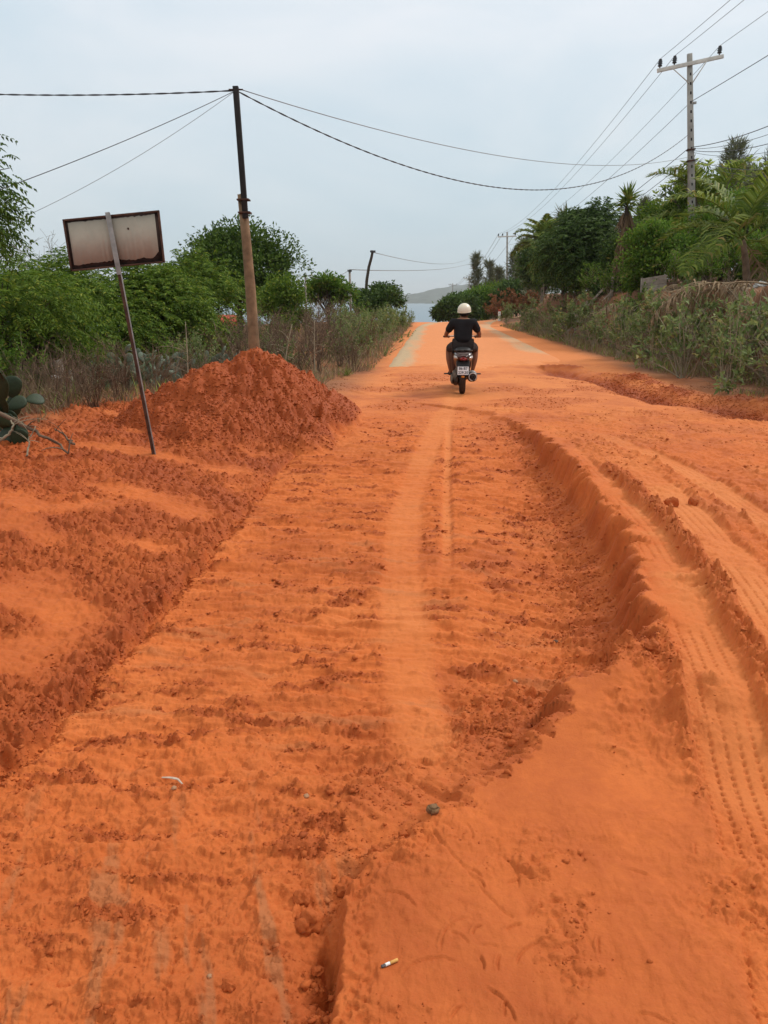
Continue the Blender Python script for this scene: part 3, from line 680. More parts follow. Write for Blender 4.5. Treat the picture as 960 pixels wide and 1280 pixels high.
def tree(name, label, cat, x, y, h, rx, rz, seed, style='neem', leaf='neem', bark=BARK_D, nclump=26, rc=0.42, n=1500, ls=0.26, ll=0.07, group=None,
         trunk_r=0.09, trunk_top=None, ry=None, hollow=0.45, lean=0, z0=None, flat=0.0, openw=0.8):
    R = np.random.default_rng(seed); ry = ry or rx
    z0 = gz(x, y) - 0.05 if z0 is None else z0
    top = h - z0                                         # h is the height of the crown's top above the road
    e = empty(name, (x, y, z0), label, cat, group)
    cz = top - rz; cc = np.array([lean, 0, cz])
    tt = trunk_top or max(0.25 * top, cz - 0.35 * rz)
    tb = MB()
    tp = limb((0, 0, 0), (lean * 0.6, 0, tt), R, 0.04)
    tb.tube(tp, np.linspace(trunk_r * 1.25, trunk_r * 0.75, len(tp)), 8)
    d = unit(R.normal(0, 1, (nclump, 3))); d[:, 2] = np.where(d[:, 2] < -0.55, -d[:, 2], d[:, 2])
    rad = R.uniform(hollow, 1, nclump) ** 0.7 * R.uniform(.78, 1.16, nclump)
    C = cc + d * rad[:, None] * np.array([rx, ry, rz]) * (1 - rc * 0.35)
    C[:, 2] = np.maximum(C[:, 2], 0.22)
    C[:, 2] -= flat * (np.hypot(C[:, 0] - lean, C[:, 1]) / rx) ** 2 * rz
    for c in C:
        s = tp[R.integers(3, len(tp))]
        p = limb(s, c, R, 0.12); tb.tube(p, np.linspace(trunk_r * 0.5, trunk_r * 0.08, len(p)), 5)
        for q in range(3):
            p2 = limb(p[R.integers(3, 6)], c + R.normal(0, rc * rx * 0.35, 3), R, 0.1, 4); tb.tube(p2, np.linspace(trunk_r * .18, trunk_r * 0.05, 4), 3, False)
    tb.build('trunk', bark, e, True)
    w = R.uniform(0.5, 1.4, nclump); w /= w.sum(); ci = R.choice(nclump, n, p=w)
    sz = R.uniform(0.5, 1.4, nclump)
    q = unit(R.normal(0, 1, (n, 3))) * (R.random(n) ** 0.42)[:, None]
    P = C[ci] + q * (rc * min(rx, rz * 1.3) * sz[ci])[:, None] * np.array([1.1, 1.1, 0.8])
    P[:, 2] = np.maximum(P[:, 2], 0.08)
    D = unit(unit(P - cc) * 0.7 + q * 0.8 + R.normal(0, 0.35, (n, 3)) + np.array([0, 0, 0.15]))
    if style == 'neem':
        PP, DD = spray_points(P, D, ls * R.uniform(.7, 1.25, n), 6, R)
        leaf_mesh('crown', PP, DD, ll * R.uniform(0.8, 1.2, len(PP)), ll * 0.34, R, LEAF[leaf], e)
    elif style == 'broad':
        m = 5
        PP = np.repeat(P, m, 0) + R.normal(0, ls * 0.3, (n * m, 3)); DD = np.repeat(D, m, 0) + R.normal(0, 0.7, (n * m, 3))
        leaf_mesh('crown', PP, DD, ll * R.uniform(0.7, 1.25, n * m), ll * 0.5, R, LEAF[leaf], e)
    elif style == 'needle':
        m = 5
        PP = np.repeat(P, m, 0) + R.normal(0, ls * 0.4, (n * m, 3)); DD = np.repeat(D, m, 0) * 0.5 + R.normal(0, 0.35, (n * m, 3)) + np.array([0, 0, 0.4])
        leaf_mesh('crown', PP, DD, ls * R.uniform(0.7, 1.3, n * m), ll, R, LEAF[leaf], e)
    return e

def casuarina(label, x, y, h, r, seed, n=1500, ls=0.5, lw=0.035, group=None, z0=None, cone=0.75, name='casuarina_tree', leaf='grey'):
    R = np.random.default_rng(seed); z0 = gz(x, y) - 0.05 if z0 is None else z0; top = h - z0
    e = empty(name, (x, y, z0), label, 'tree', group)
    tb = MB(); tp = limb((0, 0, 0), (R.normal(0, .2), 0, top * 0.97), R, 0.01, 9); tb.tube(tp, np.linspace(0.11, 0.015, 9) * top / 6, 6)
    nb = int(26 + top * 2.5); P = []; D = []
    for k in range(nb):
        t = 0.16 + 0.84 * (k + R.random()) / nb; a = R.uniform(0, 6.28); l = r * ((1 - t) ** cone + 0.12) * R.uniform(0.6, 1.15)
        z = t * top * 0.97; d = np.array([math.cos(a), math.sin(a), R.uniform(0.35, 1.0)]); d /= np.linalg.norm(d)
        c = np.array([np.interp(z, tp[:, 2], tp[:, 0]), 0, z]); p = limb(c, c + d * l, R, -0.05, 5); tb.tube(p, np.linspace(.022, .006, 5) * top / 6, 3, False)
        m = max(4, int(n / nb)); f = R.uniform(0.15, 1.05, m)[:, None]
        P.append(c + d * l * f + R.normal(0, 0.07 * r, (m, 3))); D.append(d * 0.55 + R.normal(0, 0.38, (m, 3)) + np.array([0, 0, 0.25]))
    tb.build('trunk', BARK, e, True)
    P = np.concatenate(P); D = np.concatenate(D)
    leaf_mesh('crown', P, D, ls * R.uniform(0.6, 1.3, len(P)), lw, R, LEAF[leaf], e)
    return e

def frond_mesh(L, e0, droop, seed, n=38, lw=0.05, ll=0.30, m=None, twist=0.0, dead=0.0, lim=None):
    """a palm frond along +X: arched midrib with two rows of hanging leaflets; returns an unlinked object"""
    R = np.random.default_rng(seed); mb = MB()
    t = np.linspace(0, 1, 12); el = e0 - droop * t ** 1.3
    dx = np.cos(el); dz = np.sin(el); st = L / 11
    rx = np.concatenate([[0], np.cumsum(dx[:-1] * st)]); rz = np.concatenate([[0], np.cumsum(dz[:-1] * st)])
    ry = 0.06 * L * np.sin(t * 2 + seed) * t
    rp = np.stack([rx, ry, rz], -1); mb.tube(rp, np.linspace(0.020, 0.004, 12) * L / 2.2, 4)
    ts = np.repeat(np.linspace(0.16, 0.99, n), 2); sg = np.tile([1, -1], n)
    ts = np.clip(ts + R.normal(0, .006, 2 * n), 0, 1)
    P = np.stack([np.interp(ts, t, rp[:, i]) for i in range(3)], -1)
    ee = np.interp(ts, t, el); T = np.stack([np.cos(ee), 0 * ee, np.sin(ee)], -1); Nn = np.stack([-np.sin(ee), 0 * ee, np.cos(ee)], -1)
    S_ = np.array([0, 1.0, 0])
    l = ll * L * np.sin(np.pi * np.clip(ts * 0.86 + 0.13, 0, 1)) ** 0.6 * R.uniform(0.8, 1.1, 2 * n)
    D0 = unit(T * 0.6 + S_ * sg[:, None] * 0.85 + Nn * (0.35 - dead) + R.normal(0, 0.10 + dead * .3, (2 * n, 3)))
    D1 = unit(D0 + np.array([0, 0, -0.75 - dead]))
    M = P + D0 * l[:, None] * 0.55; E = M + D1 * l[:, None] * 0.45
    wv = unit(np.cross(D0, Nn)) * lw * 0.5
    V = np.stack([P - wv * .5, P + wv * .5, M + wv, M - wv, E], 1).reshape(-1, 3)
    b = np.arange(2 * n)[:, None] * 5
    mb.add(V, np.concatenate([b + 0, b + 1, b + 2, b + 3], 1), np.concatenate([b + 3, b + 2, b + 4], 1))
    return mb.build('frond', m or LEAF['palm'])

def palm(label, x, y, zc, L, seed, nf=14, trunk_r=0.10, group=None, lean=(0, 0), spread=(1.35, -0.35), lw=0.06, bark=BARK, name='coconut_palm', nl=38, dead=2):
    R = np.random.default_rng(seed); z0 = gz(x, y) - 0.05; H = zc - z0
    e = empty(name, (x, y, z0), label, 'palm tree', group)
    tb = MB(); k = 14; t = np.linspace(0, 1, k)
    p = np.stack([lean[0] * t ** 1.6, lean[1] * t ** 1.6, H * t], -1)
    rr = trunk_r * (1.25 - 0.45 * t) * (1 + 0.06 * np.cos(np.arange(k) * np.pi)); rr[0] *= 1.5
    tb.tube(p, rr, 9); tb.build('trunk', bark, e, True)
    protos = [frond_mesh(L * q, el, dr, seed * 10 + i, nl, lw) for i, (q, el, dr) in enumerate([(0.85, spread[0], 1.1), (1.0, 0.95, 1.7), (1.0, 0.45, 1.5), (0.9, spread[1], 0.95)])]
    used = [False] * 4
    for i in range(nf):
        j = min(3, int(i / nf * 4)); o = protos[j]
        if used[j]: o = o.copy(); COL.objects.link(o)
        used[j] = True
        o.parent = e; o.location = p[-1]
        o.rotation_euler = (R.normal(0, .12), R.normal(0, 0.14), i * 2.4 + R.normal(0, .25)); s = R.uniform(0.85, 1.1); o.scale = (s, s, s)
    for i in range(dead):
        o = frond_mesh(L * 0.75, -0.5, 0.9, seed + 70 + i, 26, lw, 0.25, LEAF['dry'], dead=0.5); o.parent = e; o.location = p[-1]; o.name = 'dead_frond'; o.rotation_euler = (0, 0.2, R.uniform(0, 6.28))
        o['label'] = 'dry brown hanging frond'
    return e

# --- shrubs: a few prototypes of each kind, copied with their parts
def shrub_proto(kind, seed):
    """returns (stems MB, leaf arrays); about 1 m tall at the origin"""
    R = np.random.default_rng(seed); tb = MB(); P = []; D = []
    cfg = dict(roadside=(14, 5, 46, 0.55), leafy=(17, 5, 70, 0.5), dry=(20, 6, 3, 0.5), bare=(9, 7, 2, 0.4), thicket=(24, 5, 10, 0.75))[kind]
    ns, nt_, nl, spread = cfg
    for i in range(ns):
        a = R.uniform(0, 6.28); tilt = abs(R.normal(0, spread)); l = R.uniform(0.6, 1.15)
        b = np.array([math.cos(a + 1) * 0.07, math.sin(a + 1) * 0.07, 0]) * R.uniform(0, 1.6)
        d = np.array([math.cos(a) * math.sin(tilt), math.sin(a) * math.sin(tilt), math.cos(tilt)])
        end = b + d * l; end[2] = max(end[2], 0.12)
        p = limb(b, end, R, 0.10, 6); tb.tube(p, np.linspace(0.010, 0.003, 6) * (1.2 if kind in ('bare', 'roadside') else 0.75), 3, False)
        for k in range(nt_):
            s = p[R.integers(2, 6)]; dd = unit(d + R.normal(0, 0.55, 3) + np.array([0, 0, 0.2])); tl = R.uniform(0.15, 0.42)
            p2 = limb(s, s + dd * tl, R, 0.08, 4); tb.tube(p2, np.linspace(0.005, 0.0016, 4), 3, False)
            m = max(1, int(nl * R.uniform(0.3, 1.4) / nt_)); f = R.uniform(0.15, 1, m)[:, None]
            P.append(s + dd * tl * f + R.normal(0, .015, (m, 3))); D.append(dd * 0.5 + R.normal(0, 0.7, (m, 3)) + np.array([0, 0, .25]))
            if kind in ('dry', 'bare', 'thicket'):
                for q in range(2):
                    s3 = p2[R.integers(1, 4)]; tb.tube(limb(s3, s3 + unit(dd + R.normal(0, .8, 3)) * R.uniform(.08, .2), R, .05, 3), 0.0014, 3, False)
    return tb, np.concatenate(P), np.concatenate(D), R
PROTO = {}
def make_protos(key, kind, leaf, twig, ll, seeds):
    PROTO[key] = []
    for s in seeds:
        tb, P, D, R = shrub_proto(kind, s)
        st = tb.build('stems', twig); lf = leaf_mesh('leaves', P, D, ll * R.uniform(.6, 1.3, len(P)), ll * 0.5, R, LEAF[leaf], None)
        PROTO[key].append([st, lf, False])
def shrub(key, i, name, label, x, y, s, sz=None, group=None, cat='shrub', rot=None, z=None, tilt=0.0):
    st, lf, used = PROTO[key][i % len(PROTO[key])]
    e = empty(name, (x, y, (gz(x, y) if z is None else z) - 0.03), label, cat, group)
    e.rotation_euler = (tilt, 0, random.uniform(0, 6.28) if rot is None else rot); e.scale = (s, s, sz or s)
    for o in (st, lf):
        if used: o = o.copy(); COL.objects.link(o)
        o.parent = e
    PROTO[key][i % len(PROTO[key])][2] = True
    return e
make_protos('road', 'roadside', 'verge', TWIG_P, 0.098, (1, 2, 3, 4, 5))
make_protos('leafy', 'leafy', 'verge', TWIG_P, 0.088, (11, 12, 13))
make_protos('green', 'leafy', 'broad', TWIG, 0.085, (21, 22, 23))
make_protos('dry', 'dry', 'dry', TWIG_B, 0.035, (31, 32, 33, 34))
make_protos('thick', 'thicket', 'pale', TWIG, 0.05, (41, 42, 43))
make_protos('bare', 'bare', 'dry', TWIG_P, 0.03, (51, 52, 53))
make_protos('rust', 'leafy', 'rust', TWIG_B, 0.12, (61, 62))

def X_(px, Y): return float(AT(px, 400, Y).x)
def Z_(py, Y): return float(AT(480, py, Y).z)

# ---- left side: trees
GL = 'green trees on the left verge'
tree('neem_tree', 'tall neem tree whose drooping feathery twigs enter at the left edge above the sign', 'tree', -6.50, 9.9, 3.95, 1.95, 1.3, 101, n=5200, nclump=44, ls=0.30, ll=0.085, rc=0.40, leaf='neem_dark', trunk_top=2.2)
tree('neem_tree', 'bushy neem at the left edge with long drooping leaves, behind the near cactus', 'tree', X_(15, 14), 14, Z_(322, 14), 1.5, 1.35, 102, n=3200, ls=0.34, ll=0.085, group=GL)
tree('neem_tree', 'bushy neem filling the gap left of the sign post', 'tree', X_(98, 17), 17, Z_(334, 17), 1.5, 1.4, 103, n=3200, ls=0.30, ll=0.085, group=GL)
tree('neem_tree', 'bushy neem right behind the sign panel and its post', 'tree', X_(182, 18.5), 18.5, Z_(318, 18.5), 1.5, 1.5, 104, n=3400, ls=0.30, ll=0.085, group=GL)
tree('neem_tree', 'bright bushy neem between the sign and the tall pole', 'tree', X_(243, 21), 21, Z_(322, 21), 1.35, 1.55, 105, n=2800, ls=0.30, ll=0.09, group=GL)
tree('neem_tree', 'low neem seen over the bushes at far left', 'tree', X_(50, 21), 21, Z_(335, 21), 1.6, 1.2, 106, n=2000, ls=0.3, ll=0.09, group=GL, leaf='neem_dark')
tree('round_tree', 'big round dark green tree behind the tall wooden pole', 'tree', X_(300, 36), 36, Z_(288, 36), 2.75, 2.05, 107, 'broad', 'neem_dark', n=7500, nclump=52, ls=0.3, ll=0.17, rc=0.36, trunk_r=0.13, trunk_top=1.9)
tree('round_tree', 'small bush-like tree hugging the foot of the big round tree, right of the pole', 'tree', X_(352, 31), 31, Z_(343, 31), 1.1, 1.3, 108, 'broad', 'neem', n=1100, nclump=18, ls=0.25, ll=0.14)
tree('round_tree', 'small round green tree between two thin poles left of the road', 'tree', X_(411, 42), 42, Z_(342, 42), 1.25, 1.3, 109, 'broad', 'broad', n=1400, nclump=22, ls=0.3, ll=0.19, rc=0.36)
tree('umbrella_tree', 'low spreading flat-topped tree just left of the road by the bent pole', 'tree', X_(474, 46), 46, Z_(353, 46), 1.85, 1.2, 110, 'broad', 'dark', n=1300, nclump=20, ls=0.3, ll=0.2, rc=0.34, flat=0.25)
def bare_sapling(label, x, y, h, seed):
    R = np.random.default_rng(seed); e = empty('bare_sapling', (x, y, gz(x, y) - .05), label, 'tree', None); tb = MB(); H = h - gz(x, y)
    for i in range(6):
        a = R.uniform(0, 6.28); p = limb((0, 0, 0), (math.cos(a) * H * .25, math.sin(a) * H * .25, H * R.uniform(.8, 1)), R, .03, 8); tb.tube(p, np.linspace(.02, .006, 8), 4, False)
        for k in range(14):
            s = p[R.integers(3, 8)]; d = unit(np.array([math.cos(a), math.sin(a), 1.6]) * .6 + R.normal(0, .6, 3)); q = limb(s, s + d * R.uniform(.3, .8), R, .06, 5); tb.tube(q, np.linspace(.008, .004, 5), 3, False)
            for _ in range(5):
                s2 = q[R.integers(1, 5)]; tb.tube(limb(s2, s2 + unit(d + R.normal(0, .7, 3)) * R.uniform(.1, .4), R, .05, 3), .0045, 3, False)
    tb.build('branches', BARK, e)
bare_sapling('grey leafless twiggy sapling rising over the bushes at far left', X_(32, 24), 24, Z_(283, 24), 7)
bare_sapling('thin faint bare sapling just left of the sign panel', X_(76, 26), 26, Z_(312, 26), 8)

# ---- right side: trees on the bank and beyond
GR = 'trees on the right bank'
tree('feathery_tree', 'large dark feathery tree on the right bank behind the rail fence', 'tree', X_(722, 38), 38, Z_(256, 38), 2.1, 2.3, 121, 'neem', 'dark', n=4200, nclump=40, ls=0.5, ll=0.16, rc=0.36, trunk_r=0.12)
tree('feathery_tree', 'lower dark tree leaning out beside the coconut palm, left of the feathery tree', 'tree', X_(702, 42), 42, Z_(300, 42), 1.3, 1.7, 122, 'broad', 'dark', n=1800, nclump=24, ls=0.35, ll=0.2)
tree('shade_tree', 'mid-green tree under the shaggy palm, right of the feathery tree', 'tree', X_(772, 33), 33, Z_(285, 33), 1.0, 1.8, 123, 'broad', 'dark', n=1500, nclump=22, ls=0.3, ll=0.16)
tree('shade_tree', 'fresh green leafy tree just left of the concrete pole on the bank', 'tree', X_(815, 28), 28, Z_(262, 28), 1.25, 1.7, 124, 'broad', 'broad', bark=BARK, n=2400, nclump=30, ls=0.3, ll=0.12, rc=0.34, group=GR)
tree('shade_tree', 'olive leafy tree behind the foot of the concrete pole', 'tree', X_(852, 33), 33, Z_(226, 33), 1.9, 2.4, 125, 'broad', 'neem', bark=BARK, n=4500, nclump=34, ls=0.35, ll=0.14, rc=0.34, group=GR)
tree('shade_tree', 'dense green tree at the right edge behind the young palm', 'tree', X_(955, 27), 27, Z_(240, 27), 1.8, 2.0, 126, 'broad', 'neem_dark', n=2600, nclump=30, ls=0.3, ll=0.13, group=GR)
tree('shade_tree', 'bushy tree in the shade between the two young palms', 'tree', X_(895, 29), 29, Z_(236, 29), 1.5, 1.9, 127, 'broad', 'broad', n=2200, nclump=26, ls=0.3, ll=0.13, group=GR)
def frangipani(label, x, y, top, seed):
    R = np.random.default_rng(seed); z0 = gz(x, y) - .05; H = top - z0
    e = empty('frangipani_tree', (x, y, z0), label, 'tree'); tb = MB(); tb.tube(limb((0, 0, 0), (0, 0, H * .45), R, .03), np.linspace(.12, .09, 7), 7)
    P = []; D = []
    def grow(s, d, l, r, lev):
        nonlocal P, D
        p = limb(s, s + d * l, R, .08, 6); tb.tube(p, np.linspace(r, r * .6, 6), 5, False)
        if lev == 0:
            m = 9; a = R.uniform(0, 6.28, m); P.append(np.repeat(p[-1:], m, 0)); D.append(np.stack([np.cos(a), np.sin(a), R.uniform(.1, 1.2, m)], -1)); return
        for k in range(R.integers(2, 4)):
            grow(p[-1], unit(d * .7 + R.normal(0, .5, 3) + np.array([0, 0, .35])), l * R.uniform(.6, .85), r * .62, lev - 1)
    for k in range(7):
        a = k * 0.9 + R.uniform(-.3, .3); grow(np.array([0, 0, H * (.3 + .02 * k)]), unit(np.array([math.cos(a) * 1.0, math.sin(a) * .8, R.uniform(.5, 1.2)])), H * .24, .055, 3)
    tb.build('trunk', BARK, e, True); P = np.concatenate(P); D = np.concatenate(D)
    leaf_mesh('crown', P, D, R.uniform(.14, .28, len(P)), .07, R, LEAF['tuft'], e)
frangipani('sparse frangipani with bare grey branches and pale leaf tufts beside the concrete pole', X_(876, 32), 32, Z_(186, 32), 128)
tree('shade_tree', 'dark tree standing behind the coconut palm, mid distance', 'tree', X_(676, 66), 66, Z_(296, 66), 2.2, 2.6, 129, 'broad', 'dark', n=2600, nclump=30, ls=.45, ll=.28)
tree('shade_tree', 'leafy tree between the shaggy palm and the concrete pole', 'tree', X_(822, 36), 36, Z_(246, 36), 1.7, 2.3, 133, 'broad', 'neem', n=3200, nclump=30, ls=.35, ll=.16)
casuarina('grey-green wispy casuarina at the upper right edge behind the young palm', X_(948, 40), 40, Z_(196, 40), 2.1, 131, 6000, .5, .035)
casuarina('slimmer casuarina between the frangipani and the right edge', X_(915, 43), 43, Z_(212, 43), 1.6, 132, 4200, .5, .035)
casuarina('wispy casuarina rising behind the concrete pole, left of the frangipani', X_(838, 37), 37, Z_(208, 37), 1.3, 134, 2600, .45, .04)
casuarina('tall wispy casuarina between the concrete pole and the right edge', X_(893, 39), 39, Z_(176, 39), 1.5, 135, 3200, .45, .04)
casuarina('thin wispy casuarina right behind the shaggy palm', X_(792, 42), 42, Z_(250, 42), 1.2, 136, 2200, .45, .045)
GC = 'far casuarinas right of the road'
for k, (px, py, Y, r, lab) in enumerate([(596, 318, 108, 1.5, 'leftmost and slimmest far casuarina, above the rider'), (611, 327, 112, 1.6, 'second far casuarina, just right of the slimmest one'), (622, 336, 104, 1.6, 'short far casuarina left of the second power pole'),
      (645, 318, 92, 2.2, 'far casuarina just right of the second power pole'), (655, 300, 86, 2.2, 'far casuarina rising behind the coconut palm'), (706, 268, 60, 1.9, 'wispy casuarina top poking out above the feathery tree'), (668, 305, 76, 2.0, 'dark far casuarina directly behind the coconut palm crown')]):
    casuarina(lab, X_(px, Y), Y, Z_(py, Y), r, 140 + k, 2600, .9, .08, GC)
palm('coconut palm with dark drooping fronds over the rusty bushes, mid distance', X_(676, 56), 56, Z_(310, 56), 2.6, 151, 28, 0.11, lw=0.11, nl=34, spread=(1.4, -0.7))
palm('young coconut palm with yellow-green fronds at the right edge of the bank', X_(928, 21), 21, Z_(300, 21), 2.75, 152, 13, 0.085, lw=0.055, lean=(-0.25, 0), bark=TWIG_B, spread=(1.35, -0.1), dead=1)
palm('young coconut palm with a pale ringed trunk beside the concrete pole', X_(869, 31.5), 31.5, Z_(276, 31.5), 3.3, 153, 15, 0.12, lw=0.065, lean=(0.15, 0), spread=(1.3, -0.2), dead=2)
def shaggy_palm():
    x, Y = X_(770, 32), 32; z0 = gz(x, Y) - .05; H = Z_(258, Y) - z0; R = np.random.default_rng(160)
    e = empty('shaggy_palm', (x, Y, z0), 'slender palm with a small spiky head and shaggy dead-leaf trunk, above the trees', 'palm tree')
    tb = MB(); t = np.linspace(0, 1, 10); tb.tube(np.stack([.1 * t, 0 * t, H * t], -1), .13 - .04 * t, 8); tb.build('trunk', BARK_D, e, True)
    n = 520; zz = R.uniform(.25, .95, n) * H; a = R.uniform(0, 6.28, n); P = np.stack([.1 * zz / H + .1 * np.cos(a), .1 * np.sin(a), zz], -1)
    leaf_mesh('dead_leaf_skirt', P, np.stack([np.cos(a) * .45, np.sin(a) * .45, -1 + 0 * a], -1), R.uniform(.35, .8, n), .07, R, LEAF['brown'], e)
    n = 150; a = R.uniform(0, 6.28, n); el = R.uniform(-.5, 1.5, n); D = np.stack([np.cos(a) * np.cos(el), np.sin(a) * np.cos(el), np.sin(el)], -1)
    P = np.stack([np.full(n, .1), np.zeros(n), H + R.uniform(-.1, .35, n)], -1)
    leaf_mesh('crown', P, D, R.uniform(.45, .75, n), .075, R, LEAF['palm'], e)
shaggy_palm()
GB = 'round bushes at the end of the road'
for k, (px, py, Y, rx, lab) in enumerate([(561, 373, 72, 1.35, 'dark round bush left of the rider at the end of the road'), (574, 368, 80, 1.9, 'dark bush directly behind the rider helmet'), (596, 362, 84, 1.9, 'brighter green bush right of the rider helmet'),
        (620, 352, 90, 2.4, 'large green bush under the slimmest casuarinas'), (645, 350, 82, 2.2, 'green bush behind the second power pole foot')]):
    tree('round_bush', lab, 'bush', X_(px, Y), Y, Z_(py, Y), rx, (Z_(py, Y) - gz(X_(px, Y), Y)) * .56, 170 + k, 'broad', ('dark', 'dark', 'broad', 'neem', 'dark')[k], n=2200, nclump=30, ls=.5, ll=.3, group=GB)
for k, (px, Y, s, sz, lab) in enumerate([(618, 60, 1.3, 1.2, 'low rusty dead bush beside the white marker post'), (640, 62, 1.8, 1.7, 'tall rusty dead bush left of the second power pole'), (662, 61, 1.6, 1.4, 'rusty dead bush under the coconut palm'), (684, 58, 1.5, 1.2, 'rusty dead bush at the left end of the rail fence')]):
    shrub('rust', k, 'dead_bush', lab, X_(px, Y), Y, s * 1.1, sz, 'rusty dead bushes beyond the bend')

# ---- undergrowth on top of the bank
GU = 'undergrowth on the right bank'
spots = [(790, 27, 1.2), (812, 25, 1.0), (838, 26, 1.3), (862, 24, 1.0), (884, 23.5, 1.2), (905, 25, 1.5), (930, 24, 1.2), (950, 22, 1.3), (955, 25, 1.6), (760, 31, 1.2), (740, 34, 1.3), (720, 37, 1.2)]
names = ['below the fresh green tree', 'beside the pale slat fence', 'left of the concrete pole foot', 'at the pale palm trunk', 'between the two young palms', 'behind the white bag', 'beside the young palm at the right edge', 'at the right edge of the bank top', 'in the shade at the far right edge', 'under the shaggy palm', 'above the rail fence', 'under the feathery tree']
for k, (px, Y, s) in enumerate(spots):
    shrub('green', k, 'leafy_shrub', 'green leafy shrub on the bank top ' + names[k], X_(px, Y), Y, s, s * .9, GU)
# ---- shrubs along the road's right edge, in front of the bank
R0 = np.random.default_rng(5)
GS = 'grey-green shrubs along the right road edge'
k = 0
rows = [(0, 12.2), (1, 13.0), (0, 14.2), (1, 15.4), (0, 16.4), (1, 17.6), (0, 18.8), (1, 20.2), (0, 21.8), (1, 23.4), (0, 25.2), (1, 27.2), (0, 29.4), (1, 31.8), (0, 34.6), (1, 37.6), (0, 41), (1, 44.5), (0, 48.5)]
where = ['nearest, at the right edge with pale bare sticks', 'nearest of the back row at the right edge', 'in the front row beside the end of the dirt trough', 'in the back row under the dry fronds', 'in the front row by the middle of the dirt trough', 'in the back row below the white bag',
         'sixth from the near end, in front of the dark bank', 'against the dark bank under the pale palm trunk', 'front row below the concrete pole', 'back row below the concrete pole', 'front row where the trough begins', 'back row below the pale slat fence', 'front row below the fresh green tree', 'back row at the near end of the rail fence',
         'front row below the rail fence', 'back row at the far end of the rail fence', 'front row beyond the rail fence', 'back row before the bend', 'farthest, where the road bends right']
for (back, Y) in rows:
    x = 6.35 + 0.027 * (Y - 12) + (1.15 if back else 0) + R0.uniform(-.15, .2)
    s = R0.uniform(0.95, 1.2) * (1.12 if back else 0.92)
    shrub('road' if k % 3 else 'leafy', k, 'roadside_shrub', 'grey-green roadside shrub, ' + where[k], x, Y, s * 1.3, s * (1.3 if Y < 24 else 1.15), GS)
    k += 1
fill = [(6.9, 13.6), (7.2, 12.4), (6.9, 15.9), (7.0, 18.2), (7.1, 20.9), (7.2, 24.3), (7.4, 28.2), (7.5, 33), (7.7, 39)]
fw = ['low at the near right corner', 'close to the right edge among pale sticks', 'behind the middle of the dirt trough', 'below the white bag', 'before the dark bank', 'below the slat fence', 'by the start of the trough', 'under the rail fence', 'before the road bends']
for k, (x, Y) in enumerate(fill):
    shrub('thick', k, 'dry_thicket', 'brown twiggy thicket among the right roadside shrubs, ' + fw[k], x, Y, 1.25, 1.0, 'brown thickets in the right verge')
bw = ['leaning out over the road at the near right corner', 'standing against the dark bank', 'leaning across the dark bank under the dry fronds', 'at the foot of the bank below the pole', 'near the start of the bank', 'at the right edge']
for k, (x, Y, s, tl) in enumerate([(6.3, 11.9, 1.2, .25), (7.6, 17, 1.7, 0), (7.7, 15.2, 1.8, .2), (7.8, 21, 1.6, 0), (7.9, 26, 1.6, 0), (7.2, 13.4, 1.6, .15)]):
    shrub('bare', k, 'bare_bush', 'bush of bare pale sticks ' + bw[k], x, Y, s, s * .9, 'bare stick bushes on the right', tilt=tl)

# ---- left verge: dry brush, weeds, roadside green
GD = 'dry brown brush on the left verge'
pts = [(30, 11.5), (70, 10.6), (105, 11.2), (140, 11.8), (60, 12.6), (20, 13), (105, 13.2), (150, 14), (190, 13.5), (225, 14.5), (260, 14), (300, 15.5), (215, 16.5), (340, 17), (370, 18.5), (395, 17.5), (425, 19.5), (350, 20.5), (400, 22), (440, 18.2), (310, 19), (260, 18), (380, 25), (420, 26), (345, 24), (280, 23), (455, 22.5), (320, 28), (400, 30), (440, 33), (360, 33)]
dw = ['at far left above the cactus', 'in front of the old fence post', 'left of the sign post foot', 'right at the sign post', 'around the old fence post', 'at the far left edge', 'before the prickly pear clump', 'beside the sign post at mid height', 'between sign and mound', 'just left of the mound', 'behind the mound left shoulder', 'behind the mound near the tall pole', 'before the bright neem', 'behind the mound peak right of the pole', 'right of the tall pole', 'behind the mound right shoulder', 'beside the bare orange patch', 'behind the pole foot', 'before the small round tree', 'at the road edge by the grass tuft', 'left of the pole foot', 'under the bright neem', 'below the left thin pole', 'below the bent pole', 'before the big round tree', 'under the big round tree', 'by the start of the concrete', 'on the slope under the big tree', 'near the small round tree foot', 'near the flat-topped tree', 'on the slope by the left thin pole']
for k, (px, Y) in enumerate(pts):
    s = R0.uniform(.55, .85) * (1.7 if Y > 21 else 1.3 if Y > 15 else 1.0)
    shrub('dry', k, 'dry_brush', 'dry brown twiggy brush ' + dw[k], X_(px, Y), Y, s * 1.35, s, GD)
GV = 'pale green shrubs along the left road edge'
pv = [(432, 19.6), (447, 22), (430, 24.5), (461, 25), (473, 28), (450, 28.5), (485, 31.5), (480, 32.5), (503, 36), (488, 38), (507, 41), (494, 44), (512, 48), (440, 24), (330, 18.8), (352, 17.6), (245, 15.5), (425, 28)]
vw = ['nearest, where the concrete begins', 'second along the road', 'behind the nearest two', 'third along the road', 'fourth along the road', 'set back behind the third', 'fifth along the road', 'set back by the flat-topped tree', 'sixth along the road', 'set back from the sixth', 'seventh along the road', 'set back near the crest', 'last, at the crest', 'beside the dry brush by the small round tree', 'just right of the tall pole', 'low and right of the tall pole', 'at the left shoulder of the mound', 'under the small round tree']
for k, (px, Y) in enumerate(pv):
    s = R0.uniform(.8, 1.1) * (.8 if Y > 40 else 1.0 if Y > 19.5 else .7)
    shrub('leafy', k + 1, 'verge_shrub', 'pale green verge shrub, ' + vw[k], X_(px, Y), Y, s * .9, s * 1.0, GV)
